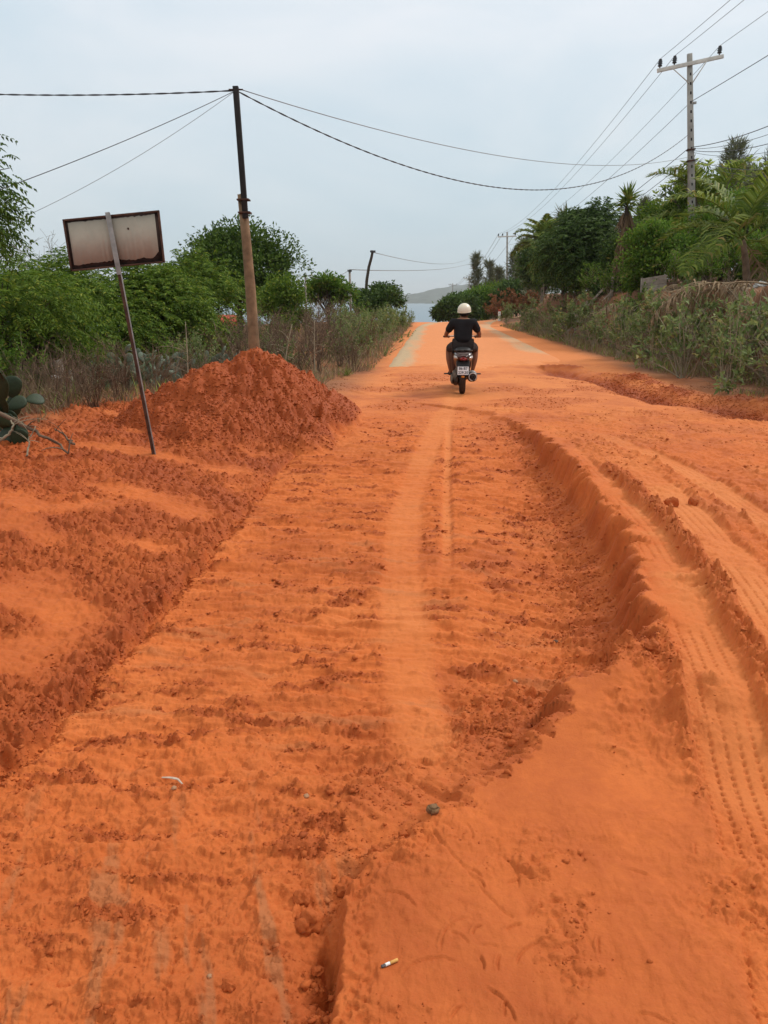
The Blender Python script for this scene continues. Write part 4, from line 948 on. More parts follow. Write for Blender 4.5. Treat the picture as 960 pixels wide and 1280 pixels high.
GG = 'green bushes deeper in the left verge'
for k, (px, Y, s, lab) in enumerate([(10, 12.2, .9, 'under the left-edge neem'), (120, 15.2, .8, 'behind the old fence post'), (215, 16, .8, 'left of the pole, behind the dry brush'), (285, 20, 1.0, 'between the bright neem and the pole'), (338, 26, 1.1, 'right of the pole before the big tree'), (385, 34, 1.3, 'under the left thin pole'), (430, 36, 1.3, 'between small round tree and bent pole'), (455, 40, 1.4, 'beneath the flat-topped tree')]):
    shrub('green', k, 'green_bush', 'leafy green bush ' + lab, X_(px, Y), Y, s, s * .9, GG)

# dry grass and weeds covering the verges
def weeds():
    R = np.random.default_rng(77); n = 60000
    y = 9.0 + 40 * R.random(n) ** 1.7; side = R.random(n) < 0.62
    x = np.where(side, -0.9 - 0.25 * np.clip(14 - y, 0, 9) + 0.9 * ss(15, 19, y) + 0.062 * np.maximum(y - 18.8, 0) - 0.22 - R.random(n) ** 1.3 * (3.5 + 0.32 * y), 6.0 + .03 * (y - 12) + R.random(n) * 2.2)
    # keep off the road, the mound and the bare dirt
    d = fbm(x * .7, y * .7, 95, 3)
    mound = np.hypot((x + 1.6) / 1.9, (y - 10) / 1.8) < 1
    bare = (x > -4.2) & (y < 11.2) & side
    ok = (d > -0.12) & ~mound & ~bare & ((~side) | (y > 9.4)) & (side | (y > 11.6))
    x, y, side, d = x[ok], y[ok], side[ok], d[ok]; n = len(x)
    z = np.array([gz(a, b) for a, b in zip(x, y)])
    P = np.stack([x, y, z - .01], -1); D = R.normal(0, .38, (n, 3)) + np.array([0, 0, 1.0])
    l = R.uniform(.10, .42, n) * (0.7 + np.clip(d, 0, 1) * 1.6) * np.where(side, 1, .7)
    V, Q = leaf_quads(P, D, l, 0.007 + 0.00045 * y, R)
    g = R.random(n) < np.where(side, .13, .3)
    o = np_mesh('dry_grass', V, Q, mats=[LEAF['dry'], LEAF['blade']], fm=g.astype(np.int32)); tag(o, 'dry straw-coloured grass and weeds covering the road verges', 'grass', kind='stuff')
weeds()

# grass tufts, aloe
def tuft(name, label, x, y, n, l, w, leaf, seed, cat='plant'):
    R = np.random.default_rng(seed); D = R.normal(0, .55, (n, 3)) + np.array([0, 0, .9]); P = np.stack([x + R.normal(0, .04, n), y + R.normal(0, .04, n), np.full(n, gz(x, y) - .01)], -1)
    o = leaf_mesh(name, P, D, l * R.uniform(.6, 1.2, n), w, R, LEAF[leaf], None); tag(o, label, cat); return o
tuft('aloe_plant', 'spiky yellow-green aloe tuft between the sign post and the mound', *W(207, 500), 26, .32, .035, 'tuft', 3)
tuft('grass_tuft', 'small green grass tuft right of the mound by the dry brush', *W(432, 470), 90, .22, .012, 'blade', 4)
tuft('weed_tuft', 'grey-green weed clump on the dirt right of the mound', *W(416, 503, 0), 60, .12, .014, 'pale', 5)

# prickly pears
CACT = mat('cactus_skin', (0.13, 0.20, 0.11), 0.6, var=0.35, vscale=9, bump=0.3, bscale=40); CACT_G = mat('grey_cactus_skin', (0.20, 0.255, 0.19), 0.7, var=0.3, vscale=7, bump=.3, bscale=30)
CACT_D = mat('dark_cactus_skin', (0.026, 0.046, 0.020), 0.5, var=0.35, vscale=9, bump=0.3, bscale=40)
def pad_proto(m):
    bm = bmesh.new(); bmesh.ops.create_uvsphere(bm, u_segments=14, v_segments=9, radius=1)
    for v in bm.verts:
        z = v.co.z; w = 0.42 + 0.14 * z
        v.co = Vector((v.co.x * w, v.co.y * 0.13, (z + 1) / 2 * 1.15)); v.co.y += .03 * math.sin(3 * v.co.z)
    mb = MB(); mb.bm(bm); return mb.build('pad', m, None, True)
PADS = {}
def cactus(label, x, y, s, npad, m, seed, group=None, spread=1.0, psz=.17):
    R = np.random.default_rng(seed); e = empty('prickly_pear', (x, y, gz(x, y) - .03), label, 'cactus', group)
    tips = [(np.array([R.normal(0, .42 * spread * s), R.normal(0, .2 * spread * s), 0]), Euler((R.normal(0, .3), R.normal(0, .35), R.uniform(0, 3.1))), 0) for _ in range(max(3, npad // 4))]
    k = 0
    while k < npad:
        base, eu, lev = tips[k % len(tips)] if k < len(tips) else tips[R.integers(0, len(tips))]
        if m.name not in PADS: o = PADS[m.name] = pad_proto(m)
        else: o = PADS[m.name].copy(); COL.objects.link(o)
        o.parent = e
        if k >= len(tips) or lev > 0 or True:
            ps = s * R.uniform(.75, 1.15) * psz
            if k >= 3 and lev >= 0 and k >= max(3, npad // 4):
                eu = Euler((eu.x + R.normal(0, .4), eu.y + R.normal(0, .55), eu.z + R.normal(0, .6)))
            o.location = base; o.rotation_euler = eu; o.scale = (ps * R.uniform(.8, 1.15), ps * .8, ps * R.uniform(.85, 1.2))
            Mx = eu.to_matrix(); tip = base + np.array(Mx @ Vector((R.normal(0, .18), 0, 1.02))) * ps
            if tip[2] > base[2] + .02 * s and tip[2] < .95 * s: tips.append((tip, eu, lev + 1))
        k += 1
    return e
GP = 'prickly pears on the left verge'
cactus('large dark prickly pear with broad flat pads at the left edge by fallen branches', -3.95, 8.0, .78, 26, CACT_D, 1, None, .9, .27)
cactus('dark prickly pear low at the far left edge behind the larger dark one', -4.4, 8.7, .72, 20, CACT_D, 7, None, .8, .26)
cactus('grey-green prickly pear clump left of the sign post under the neems', X_(118, 14.6), 14.6, 1.05, 70, CACT, 2, GP, 1.5)
cactus('blue-grey prickly pear just right of the sign post', X_(172, 15), 15, 1.0, 55, CACT_G, 3, GP, 1.2)
cactus('blue-grey prickly pear behind the left shoulder of the mound', X_(225, 15.6), 15.6, 1.0, 55, CACT_G, 4, GP, 1.3)
cactus('blue-grey prickly pear between the mound and the tall pole', X_(275, 16), 16, 1.0, 60, CACT_G, 5, GP, 1.3)
cactus('small grey-green prickly pear beside the old fence post', X_(88, 13.9), 13.9, .8, 30, CACT, 6, GP, 1.0)

for k in PROTO:                                        # drop prototypes that were never placed
    for st, lf, used in PROTO[k]:
        if not used: bpy.data.objects.remove(st); bpy.data.objects.remove(lf)
# ------------------------------------------------------------------ sign, poles, wires, fences, litter
RUST = mat('rusted_steel', (0.105, 0.050, 0.032), 0.85, var=0.6, vscale=9, bump=0.5, bscale=90)
RUST_D = mat('dark_rust', (0.050, 0.026, 0.020), 0.9, var=0.6, vscale=12, bump=0.5, bscale=90)
GALV = mat('weathered_galvanised', (0.36, 0.35, 0.33), 0.6, 0.3, var=0.45, vscale=7)
SHEET = mat('faded_sheet', (0.37, 0.325, 0.26), 0.85, var=0.10, vscale=9, bump=0.2, bscale=14)
WOOD = mat('weathered_wood', (0.29, 0.185, 0.105), 0.9, var=0.5, vscale=5, bump=0.6, bscale=24)
WOOD_G = mat('grey_wood', (0.36, 0.32, 0.27), 0.95, var=0.45, vscale=5, bump=0.5, bscale=30)
TAR = mat('tarred_beam', (0.020, 0.016, 0.014), 0.7, var=0.5, vscale=8, bump=0.3, bscale=30)
CONC = mat('pole_concrete', (0.33, 0.315, 0.285), 0.9, var=0.3, vscale=3, bump=0.4, bscale=30)
ARM = mat('crossarm_paint', (0.62, 0.60, 0.55), 0.7, var=0.25, vscale=5)
CERAM = mat('insulator_glaze', (0.018, 0.016, 0.018), 0.25, var=0.3, vscale=20, spec=0.5)
WIRE = mat('wire_sheath', (0.075, 0.078, 0.082), 0.6, var=0.2, vscale=3)
WIRE_L = mat('bare_wire', (0.23, 0.235, 0.24), 0.5, var=0.2, vscale=3)
PLASTIC = mat('white_plastic', (0.72, 0.72, 0.70), 0.5, var=0.12, vscale=20)

def rough_tube(pts, r, k, seed, amp=0.06):
    mb = MB(); mb.tube(pts, r, k); V = mb.v[0]; R = np.random.default_rng(seed); V += R.normal(0, 1, V.shape).astype(np.float32) * amp * np.mean(r); return mb

# leaning sign seen from behind
def sign():
    Y = 7.9; b = Vector((*W(181, 573), 0)); b.y = Y; b.x = X_(181, Y); b.z = gz(b.x, Y) - .08
    e = empty('sign_board', b, 'faded blank sign board seen from its back on a thin leaning rusty post', 'sign')
    top = AT(136, 266, Y) - b; base = Vector((0, 0, 0))
    ax = (top - base).normalized(); sx = Vector((1, 0, 0)); sx = (sx - ax * sx.dot(ax)).normalized(); sy = ax.cross(sx)
    if sy.y < 0: sy = -sy
    R = Matrix((sx, sy, ax)).transposed(); L = (top - base).length
    mid = base + ax * L / 2
    mb = MB(); mb.box(mid + sx * -.010, (.040, .005, L), R, .001); mb.box(mid + sx * -.028 + sy * .020, (.005, .042, L), R, .001); mb.build('post', RUST, e)
    mb = MB(); mb.box(mid + sx * .0085 - sy * .0055, (.011, .006, L), R, .001); w = mb.build('post_edge', GALV, e)
    mb = MB(); mb.box(base + ax * (L * .885) - sy * .0065 - sx * .012, (.044, .005, L * .235), R, .001); mb.build('post_sleeve', GALV, e)
    TL, TR, BR, BL = [AT(px, py, Y) - b for px, py in ((78, 275), (197, 263.5), (204, 327), (88, 338))]
    n = (TR - TL).cross(BL - TL).normalized(); n = n if n.y > 0 else -n
    off = n * .035
    def P(u, v, d=0): return (TL * (1 - u) + TR * u) * (1 - v) + (BL * (1 - u) + BR * u) * v + off + n * d
    # rusted backing plate
    mb = MB(); V = [P(u, v, d) for d in (0.004, .010) for (u, v) in ((0, 0), (1, 0), (1, 1), (0, 1))]
    mb.add([tuple(q) for q in V], [(0, 1, 2, 3), (7, 6, 5, 4), (0, 4, 5, 1), (1, 5, 6, 2), (2, 6, 7, 3), (3, 7, 4, 0)]); mb.build('backing_plate', RUST_D, e)
    # faded sheet whose lower and right edges have rusted away
    r = np.random.default_rng(4); us = np.linspace(.035, .955, 40)
    prof = .885 + .03 * np.sin(us * 9 + 1) * (us > .45) + .035 * np.exp(-((us - .78) / .05) ** 2) * -1 + .02 * np.exp(-((us - .1) / .1) ** 2) + r.normal(0, .006, 40)
    prof = np.where(us > .9, prof - .10 * (us - .9) / .055, prof)
    tp = .055 + r.normal(0, .006, 40)
    V = [tuple(P(u, v, -.002)) for u, v in zip(us, tp)] + [tuple(P(u, v, -.002)) for u, v in zip(us, prof)] + [tuple(P(u, v, .003)) for u, v in zip(us, tp)] + [tuple(P(u, v, .003)) for u, v in zip(us, prof)]
    Q = [(i, i + 1, 41 + i, 40 + i) for i in range(39)] + [(i + 80, i + 81, i + 1, i) for i in range(39)] + [(40 + i, 41 + i, 121 + i, 120 + i) for i in range(39)] + [(0, 40, 120, 80), (39, 119, 159, 79)][:1]
    mb = MB(); mb.add(V, Q); sh = mb.build('sheet', SHEET, e)
    # angle-iron frame
    for (a, c) in (((0, 0), (1, 0)), ((1, 0), (1, 1)), ((1, 1), (0, 1)), ((0, 1), (0, 0))):
        A, B = P(*a), P(*c); d = (B - A); l = d.length; d.normalize(); s = n.cross(d)
        Rm = Matrix((d, s, n)).transposed(); mb = MB(); mb.box((A + B) / 2 - n * .004, (l + .016, .016, .026), Rm, .002); mb.build('frame_bar', RUST, e)
    mb = MB(); c = P(.66, .28, -.004)
    bm = bmesh.new(); bmesh.ops.create_cone(bm, cap_ends=True, segments=10, radius1=.011, radius2=.009, depth=.008)
    for v in bm.verts: v.co = Matrix.Rotation(math.pi / 2, 3, 'X') @ v.co + c
    mb.bm(bm); mb.build('bolt', RUST, e)
sign()

# tall wooden pole spliced with a dark beam
YP = 13.2
def wood_pole():
    x = X_(318, YP); z = gz(x, YP) - .3
    e = empty('wooden_pole', (x, YP, z), 'tall spliced pole behind the dirt mound, tan round post below and black beam above', 'utility pole')
    o = e.location
    pts = np.array([AT(319, 445, YP) + Vector((0, 0, -.5)), AT(317, 420, YP), AT(313, 360, YP), AT(308, 300, YP), AT(302.5, 243, YP)]) - np.array(o)
    mb = rough_tube(pts, [.105, .095, .085, .078, .07], 12, 1, .05); mb.build('lower_post', WOOD, e, True)
    A, B = AT(307, 273, YP - .10) - o, AT(294.5, 108, YP - .10) - o; d = (B - A).normalized(); s = Vector((1, 0, 0)); s = (s - d * s.dot(d)).normalized()
    Rm = Matrix((s, d.cross(s) * -1, d)).transposed(); mb = MB(); mb.box((A + B) / 2, (.085, .085, (B - A).length), Rm, .006); mb.build('upper_beam', TAR, e)
    for py in (250, 266):
        c = AT(304.5 + (py - 250) * .1, py, YP - .05) - o; mb = MB(); mb.box(c, (.19, .21, .025), Rm, .004); mb.build('steel_band', RUST, e)
    c = AT(294, 112, YP - .10) - o; mb = MB(); mb.tube([c + Vector((-.1, 0, 0)), c + Vector((.12, 0, 0))], .012, 6); mb.build('hook', RUST, e)
wood_pole()

PD = Vector((3.5, 66, 0)).normalized()                   # line of the concrete poles
def concrete_pole(label, px, Y, ytop, group=None, arm=2.25, det=True, w0=.27, drop=0.0, box=False):
    x = X_(px, Y); z0 = gz(x, Y) - .3; H = Z_(ytop, Y) - z0
    e = empty('concrete_pole', (x, Y, z0), label, 'utility pole', group)
    ax = (AT(px, ytop, Y) - e.location).normalized(); side = Vector((PD.y, -PD.x, 0)); side = (side - ax * side.dot(ax)).normalized(); Rm = Matrix((side, ax.cross(side), ax)).transposed()
    bm = bmesh.new(); bmesh.ops.create_cube(bm, size=1)
    bmesh.ops.bevel(bm, geom=[q for q in bm.edges if abs(q.verts[0].co.z - q.verts[1].co.z) > .5], offset=.12, segments=1, affect='EDGES')
    for v in bm.verts:
        k = 1.0 if v.co.z < 0 else .58
        v.co = Rm @ Vector((v.co.x * w0 * k, v.co.y * w0 * .9 * k, (v.co.z + .5) * H))
    mb = MB(); mb.bm(bm); mb.build('shaft', CONC, e)
    if det:                                               # rows of climbing holes: dark recessed plugs
        for k in range(26):
            z = H - .35 - k * .3; wd = w0 * (1 - .42 * z / H)
            mb = MB(); mb.box(Rm @ Vector((0, -wd * .45, z)), (.05, .012, .09), Rm, .002); mb.build('step_hole', TAR, e)
    za = H - .42 * (Z_(64, 30) - Z_(76, 30)) / .38 if det else H - .5
    fwd = -w0 * .36
    mb = MB(); c = Rm @ Vector((-.02, fwd - .01, za)); A2 = Rm @ Matrix.Rotation(math.radians(-4 if det else 0), 3, 'Y')
    mb.box(c, (arm, .09, .12), A2, .006); mb.build('crossarm', ARM, e)
    att = []
    for t in (-.46, -.24, .44):
        q = Vector(c) + A2 @ Vector((t * arm, 0, .06)); att.append(q + Vector((0, 0, .30)) + e.location)
        ib = MB(); zz = np.array([0, .06, .061, .09, .12, .15, .18, .21, .25, .28, .30]); rr = np.array([.02, .02, .065, .07, .045, .085, .05, .075, .045, .055, .02]) * 1.1
        ib.tube(np.stack([np.full(11, q.x), np.full(11, q.y), q.z + zz], -1), rr, 10); ib.build('insulator', CERAM, e, True)
    if det:
        for t in (-.27, .24):
            ib = MB(); a = Vector(c) + A2 @ Vector((t * arm, -.05, -.05)); b2 = Rm @ Vector((.05 * (1 if t > 0 else -1), fwd, za - .62)); ib.tube([a, b2], .018, 4); ib.build('brace', ARM, e)
        mb = MB(); c2 = Rm @ Vector((.13, -.06, Z_(128, Y) - z0)); mb.box(c2, (.12, .08, .08), Rm, .01); mb.build('neutral_bracket', GALV, e)
        for zz in (Z_(186, Y) - z0, Z_(200, Y) - z0):
            mb = MB(); mb.box(Rm @ Vector((0, -.02, zz)), (w0 * .95, w0 * .95, .05), Rm, .004); mb.build('cable_clamp', RUST, e)
    if box:
        mb = MB(); mb.box(Rm @ Vector((-.18, -.25, H * .42)), (.4, .35, .8), Rm, .03); mb.build('meter_box', TAR, e)
    return e, att, Vector((x, Y, z0 + H))
PG = 'concrete power poles'
E1, A1, T1p = concrete_pole('tall concrete power pole with white crossarm rising from the trees at right', 862, 30, 65)
E2, A2_, T2p = concrete_pole('second concrete power pole with crossarm, beside the coconut palm', 634, 96, 290, None, 2.2, False, .3, box=True)
E3, A3, T3p = concrete_pole('far concrete pole with crossarm left of the slim casuarina', 586.5, 160, 345, None, 2.2, False, .34)
E4, A4, T4p = concrete_pole('farthest tiny pole with crossarm seen against the hill', 566, 235, 354, None, 2.4, False, .36)

def wire(label, A, B, sag, r=.012, m=None, twist=False, cat='wire', group=None):
    A, B = Vector(A), Vector(B); n = 40; t = np.linspace(0, 1, n)[:, None]
    p = np.array(A) * (1 - t) + np.array(B) * t; p[:, 2] -= (4 * sag * t * (1 - t))[:, 0]
    mb = MB()
    if twist:
        L = (B - A).length; nn = max(80, int(L * 26)); t = np.linspace(0, 1, nn)[:, None]; p = np.array(A) * (1 - t) + np.array(B) * t; p[:, 2] -= (4 * sag * t * (1 - t))[:, 0]
        ph = t[:, 0] * L * 2 * np.pi / .55; d = (B - A).normalized(); s = Vector((0, 0, 1)).cross(d).normalized(); u = d.cross(s)
        for q in (0, np.pi):
            mb.tube(p + r * .9 * (np.cos(ph + q)[:, None] * np.array(s) + np.sin(ph + q)[:, None] * np.array(u)), r, 4)
    else: mb.tube(p, r, 4)
    o = mb.build('power_cable' if twist else 'overhead_wire', m or WIRE); tag(o, label, cat, group); return o
top = AT(295, 113, YP - .1)
wire('twisted cable running left from the tall spliced pole top to the frame edge', top, AT(-260, 103, 14.2), .12, .007, twist=True, cat='cable')
wire('thin stay wire slanting down left from the tall spliced pole to the neem', top, AT(-30, 248, 9.6), .05, .0050)
wire('faint thread-like wire from the tall spliced pole down behind the sign', top, AT(10, 280, 13), .12, .0035, WIRE_L)
wire('twisted cable sagging across the road from the tall spliced pole to the concrete pole', top, AT(861, 168, 29.8), 1.62, .0072, twist=True, cat='cable')
wire('thin upper wire crossing from the tall spliced pole to the concrete pole', top + Vector((.05, 0, .02)), AT(862, 196, 29.8), .62, .007, WIRE_L)
prev = Vector((-3.5, -66, .2))
for k, (a, b) in enumerate(zip(A1, A2_)):
    nm = ('left', 'middle', 'right')[k]
    wire('power line from the %s insulator of the tall concrete pole to the second pole' % nm, a, b, 1.1, .010)
    wire('power line from the tall concrete pole %s insulator up out of the picture' % nm, a, a + prev, 1.0, .009)
    wire('power line between second and far concrete poles, %s insulator' % nm, A2_[k], A3[k], 1.0, .02, WIRE_L)
    wire('power line between far and farthest poles, %s insulator' % nm, A3[k], A4[k], 1.0, .03, WIRE_L)
nb = AT(864, 127, 29.85)
wire('neutral wire below the crossarms between tall and second concrete poles', nb, AT(636, 306, 96), 1.0, .011)
wire('neutral wire from the tall concrete pole to the right frame edge', nb, nb + prev, .9, .012)
for k, (y0, yr, dx, r) in enumerate([(184, 152, 0, .020), (186, 160, .3, .012), (188, 171, .5, .016), (190, 181, .2, .010), (198, 193, .1, .016), (199, 205, .2, .009)]):
    w = ('uppermost thick', 'second', 'third thick', 'fourth thin', 'fifth level', 'lowest drooping')[k]
    wire('communication cable, %s of the bundle from the concrete pole to the right edge' % w, AT(865, y0, 29.8), AT(1010 + k * 12, yr - (30 if k < 4 else 0) * .55, 22 - k * .8), .15 + .05 * k, r * .62, cat='cable')
wire('upper thick comms cable sloping down left from the concrete pole behind the trees', AT(860, 186, 29.8), AT(640, 330, 95), .9, .015, cat='cable')
wire('lower thick comms cable sloping down left from the concrete pole behind the trees', AT(860, 200, 29.8), AT(640, 337, 95), .9, .013, cat='cable')

# thin poles on the left and their lines
def thin_pole(label, pts, Y, r, m, sub=None, name='thin_pole'):
    p = np.array([AT(px, py, Y) for px, py in pts]); p = np.vstack([p, [[p[-1, 0], Y, gz(p[-1, 0], Y) - .2]]]) if p[-1, 2] > gz(p[-1, 0], Y) else p
    b = Vector(p[-1]); e = empty(name, b, label, 'pole'); mb = rough_tube(p - np.array(b), np.linspace(r * .75, r, len(p)), 8, int(Y), .05); mb.build('shaft', m, e, True)
    mb = MB(); c = Vector(p[0]) - b; mb.box(c + Vector((0, -.02, -.06)), (r * 3.2, r * 2.6, .10), None, .01); mb.build('cap', WIRE, e)
    return Vector(p[0])
q1 = thin_pole('thin grey pole left of the small round tree', [(381.5, 343), (383, 395)], 40, .055, WOOD_G)
q2 = thin_pole('thin straight grey pole right of the small round tree', [(437, 337), (438.5, 388)], 44, .075, WOOD_G)
q3 = thin_pole('bent dark pole leaning right above the flat-topped tree', [(466, 313), (464.5, 321), (461, 334), (458.5, 350), (457, 372), (456, 388)], 47, .10, BARK_D)
wire('thin wire between the two thin grey poles on the left', q1, q2, .35, .014, WIRE_L)
wire('thin wire from the left thin pole down into the big round tree', q1, AT(318, 384, 35), .25, .014, WIRE_L)
wire('distant wire from the straight thin pole across to the far concrete pole', q2, AT(588, 329, 158), .5, .022, WIRE_L)
wire('distant wire from the bent pole across to the far concrete pole', q3 + Vector((0, 0, -.1)), AT(588, 322, 158), .9, .018, WIRE_L)

# fences on the bank
def rail_fence(name, label, A, B, npost, rails, h, m, r=.05):
    A = Vector((A[0], A[1], gz(*A))); B = Vector((B[0], B[1], gz(*B))); e = empty(name, A, label, 'fence'); R = np.random.default_rng(len(label))
    for k in range(npost):
        p = (B - A) * (k / (npost - 1)); z = gz(A.x + p.x, A.y + p.y) - A.z
        rough_tube([(p.x, p.y, z - .3), (p.x + R.normal(0, .03), p.y, z + h * 1.1)], [r * 1.2, r], 7, k, .08).build('fence_post', m, e, True)
    for k in range(rails):
        z = h * (.25 + .75 * k / (rails - 1)); d = B - A
        mb = MB(); mid = d / 2 + Vector((0, -r * 1.4, z + R.normal(0, .02))); ang = math.atan2(d.y, d.x)
        Rm = Matrix.Rotation(ang, 3, 'Z') @ Matrix.Rotation(-math.atan2(d.z, math.hypot(d.x, d.y)) + R.normal(0, .012), 3, 'Y')
        mb.box(mid, (d.length * 1.03, .035, .105), Rm, .01); mb.build('rail', m, e)
    return e
rail_fence('rail_fence', 'grey wooden rail fence of four rails on the bank under the dark trees', (X_(709, 36), 36), (X_(731, 34.2), 34.2), 3, 4, .65, WOOD_G)
rail_fence('rail_fence', 'sagging pale log rail continuing the fence toward the shaggy palm', (X_(732, 34), 34), (X_(762, 31), 31), 2, 2, .70, WOOD_G, .06)
rail_fence('slat_fence', 'pale slatted fence panel on the bank left of the concrete pole', (X_(799, 27.2), 27.2), (X_(828, 26.8), 26.8), 2, 5, .5, WOOD_G, .035)
# dry fronds on the bank's edge
for k, (px, Y, rz, s, lab) in enumerate([(925, 17.2, 2.9, 1.0, 'long dry palm frond lying along the bank edge at the right'), (890, 18.4, 3.6, .9, 'dry palm frond hanging over the bank below the pale palm'), (955, 16.4, 2.3, 1.0, 'dry palm frond drooping over the bank at the right frame edge'), (848, 21.5, 3.9, .8, 'dry frond hanging on the bank left of the pale palm'), (790, 27, 3.5, .9, 'dry frond on the bank below the shaggy palm'), (910, 17.9, 4.5, .8, 'short dry frond hanging straight down the dark bank')]):
    o = frond_mesh(2.3, .25, 1.5, 300 + k, 34, .045, .26, LEAF['dry'], dead=.6); o.name = 'fallen_frond'; x = X_(px, Y) ; o.location = (x, Y, gz(max(x, 8.6), Y) + .12); o.rotation_euler = (0.1, .1, rz); o.scale = (s, s, s); tag(o, lab, 'palm frond', 'dry fronds on the bank')
def blob(name, label, cat, loc, size, m, seed, sub=2, amp=.3, group=None, flat=1.0):
    bm = bmesh.new(); bmesh.ops.create_icosphere(bm, subdivisions=sub, radius=1); R = np.random.default_rng(seed); o3 = R.uniform(-9, 9, 3)
    for v in bm.verts:
        n = float(fbm(np.float32(v.co.x * 1.3 + o3[0] + v.co.z), np.float32(v.co.y * 1.3 + o3[1] - v.co.z * .7), 97, 3)); v.co *= 1 + amp * n * 2; v.co.z *= flat
    for v in bm.verts: v.co *= size
    mb = MB(); mb.bm(bm); o = mb.build(name, m); o.location = loc; tag(o, label, cat, group); return o
x = X_(945, 20); blob('plastic_bag', 'white crumpled plastic bag on the bank top under the young palm at right', 'bag', (x, 20, Z_(357, 20)), .17, PLASTIC, 3, 3, .55, flat=.45)
x = X_(61, 13); blob('plastic_bag', 'pale plastic scrap caught in the dry brush by the old fence post', 'bag', (x, 13, gz(x, 13) + .33), .08, PLASTIC, 4, 3, .6, flat=.4)

# white marker post at the bend
def marker():
    Y = 57; x = X_(624, Y); z = gz(x, Y); e = empty('marker_post', (x, Y, z - .1), 'small white roadside marker post with red top at the bend', 'bollard')
    mb = MB(); mb.box((0, 0, .45), (.16, .16, .9), None, .015); mb.build('post', PLASTIC, e)
    mb = MB(); mb.box((0, 0, .84), (.168, .168, .14), None, .012); mb.build('red_band', mat('red_paint', (.45, .05, .03), .6, vscale=9), e)
marker()
# little house down the slope, seen under the round tree
def house():
    Y = 60; x = X_(277, Y); z = -3.2; e = empty('house', (x, Y, z), 'small white house with a red roof glimpsed under the big round tree', 'house')
    top = Z_(393.5, Y) - z
    mb = MB(); mb.box((0, 0, top / 2 - .35), (2.6, 3, top - .7), None, .02); mb.build('wall', mat('whitewash', (.72, .70, .66), .9, var=.15, vscale=2), e)
    mb = MB(); mb.add([(-1.5, -1.8, top - .72), (1.5, -1.8, top - .72), (1.5, 0, top), (-1.5, 0, top), (1.5, 1.8, top - .72), (-1.5, 1.8, top - .72), (-1.5, -1.8, top - .82), (1.5, -1.8, top - .82)], [(0, 1, 2, 3), (3, 2, 4, 5), (6, 7, 1, 0)]); mb.build('roof', mat('red_roof', (.45, .07, .04), .8, vscale=3), e)
    mb = MB(); mb.box((.5, -1.51, top - 1.5), (.7, .06, .8), None, .01); mb.build('window', TAR, e)
house()
# old fence post and stalks on the left
def stump():
    Y = 13.3; x = X_(69, Y); z = gz(x, Y); e = empty('fence_post', (x, Y, z - .2), 'old grey wooden fence post with a split top standing in the dry brush', 'post')
    rough_tube([(.03, 0, 0), (0, 0, .4), (-.035, 0, .80)], [.075, .07, .085], 8, 5, .12).build('trunk', WOOD_G, e, True)
    rough_tube([(.13, .05, 0), (.14, .05, .62)], [.035, .03], 6, 6, .1).build('stake', WOOD_G, e, True)
stump()
def stalk(label, px, Y, y0, y1, seed):
    R = np.random.default_rng(seed); x = X_(px, Y); H = Z_(y1, Y) - gz(x, Y); mb = MB(); p = limb((0, 0, 0), (R.normal(0, .1), 0, H), R, .04, 8); mb.tube(p, np.linspace(.014, .006, 8), 5)
    for k in range(7):
        s = p[R.integers(2, 8)]; mb.tube(limb(s, s + np.array([R.normal(0, .18), R.normal(0, .1), R.uniform(-.05, .2)]), R, .2, 5), .005, 3)
    o = mb.build('dry_stalk', TWIG_P); o.location = (x, Y, gz(x, Y)); tag(o, label, 'stalk')
stalk('tall pale dry stalk between the sign and the mound', 229, 13.6, 470, 402, 1); stalk('pale dry stalk right of the tall spliced pole', 392, 16.5, 460, 400, 2); stalk('forked pale stalk behind the mound right shoulder', 352, 15.5, 450, 405, 3)
# fallen branches at the left edge
def branch(label, pts, r, m, seed, tw=5):
    R = np.random.default_rng(seed); P = np.array([AT(px, py, Y) for px, py, Y in pts]); mb = MB(); b = P[0].copy(); P = P - b
    t = np.linspace(0, len(P) - 1, 14); P2 = np.stack([np.interp(t, range(len(P)), P[:, i]) for i in range(3)], -1) + R.normal(0, .008, (14, 3)); mb.tube(P2, np.linspace(r, r * .45, 14), 6)
    for k in range(tw):
        s = P2[R.integers(3, 14)]; q = limb(s, s + np.array([R.normal(0, .14), R.normal(-.05, .1), R.uniform(-.06, .22)]), R, .15, 5); mb.tube(q, np.linspace(r * .35, r * .12, 5), 4)
    o = mb.build('fallen_branch', m); o.location = b; tag(o, label, 'branch')
branch('brown fallen branch sloping down from the prickly pear at left edge', [(-10, 512, 7.5), (22, 528, 7.5), (42, 538, 7.45), (66, 551, 7.4), (86, 566, 7.35)], .022, TWIG_B, 1)
branch('crooked pale fallen branch at the left edge under the prickly pear', [(-8, 556, 7.3), (10, 544, 7.3), (18, 534, 7.3), (14, 527, 7.35)], .016, TWIG_P, 2, 3)
branch('short brown stick poking from the soil right of the fallen branch', [(92, 555, 7.9), (70, 536, 8.1)], .014, TWIG_B, 3, 2)
branch('thin forked twig with pale stems rising by the fallen branch', [(34, 572, 7.25), (36, 548, 7.3), (44, 534, 7.35)], .010, TWIG_P, 4, 5)
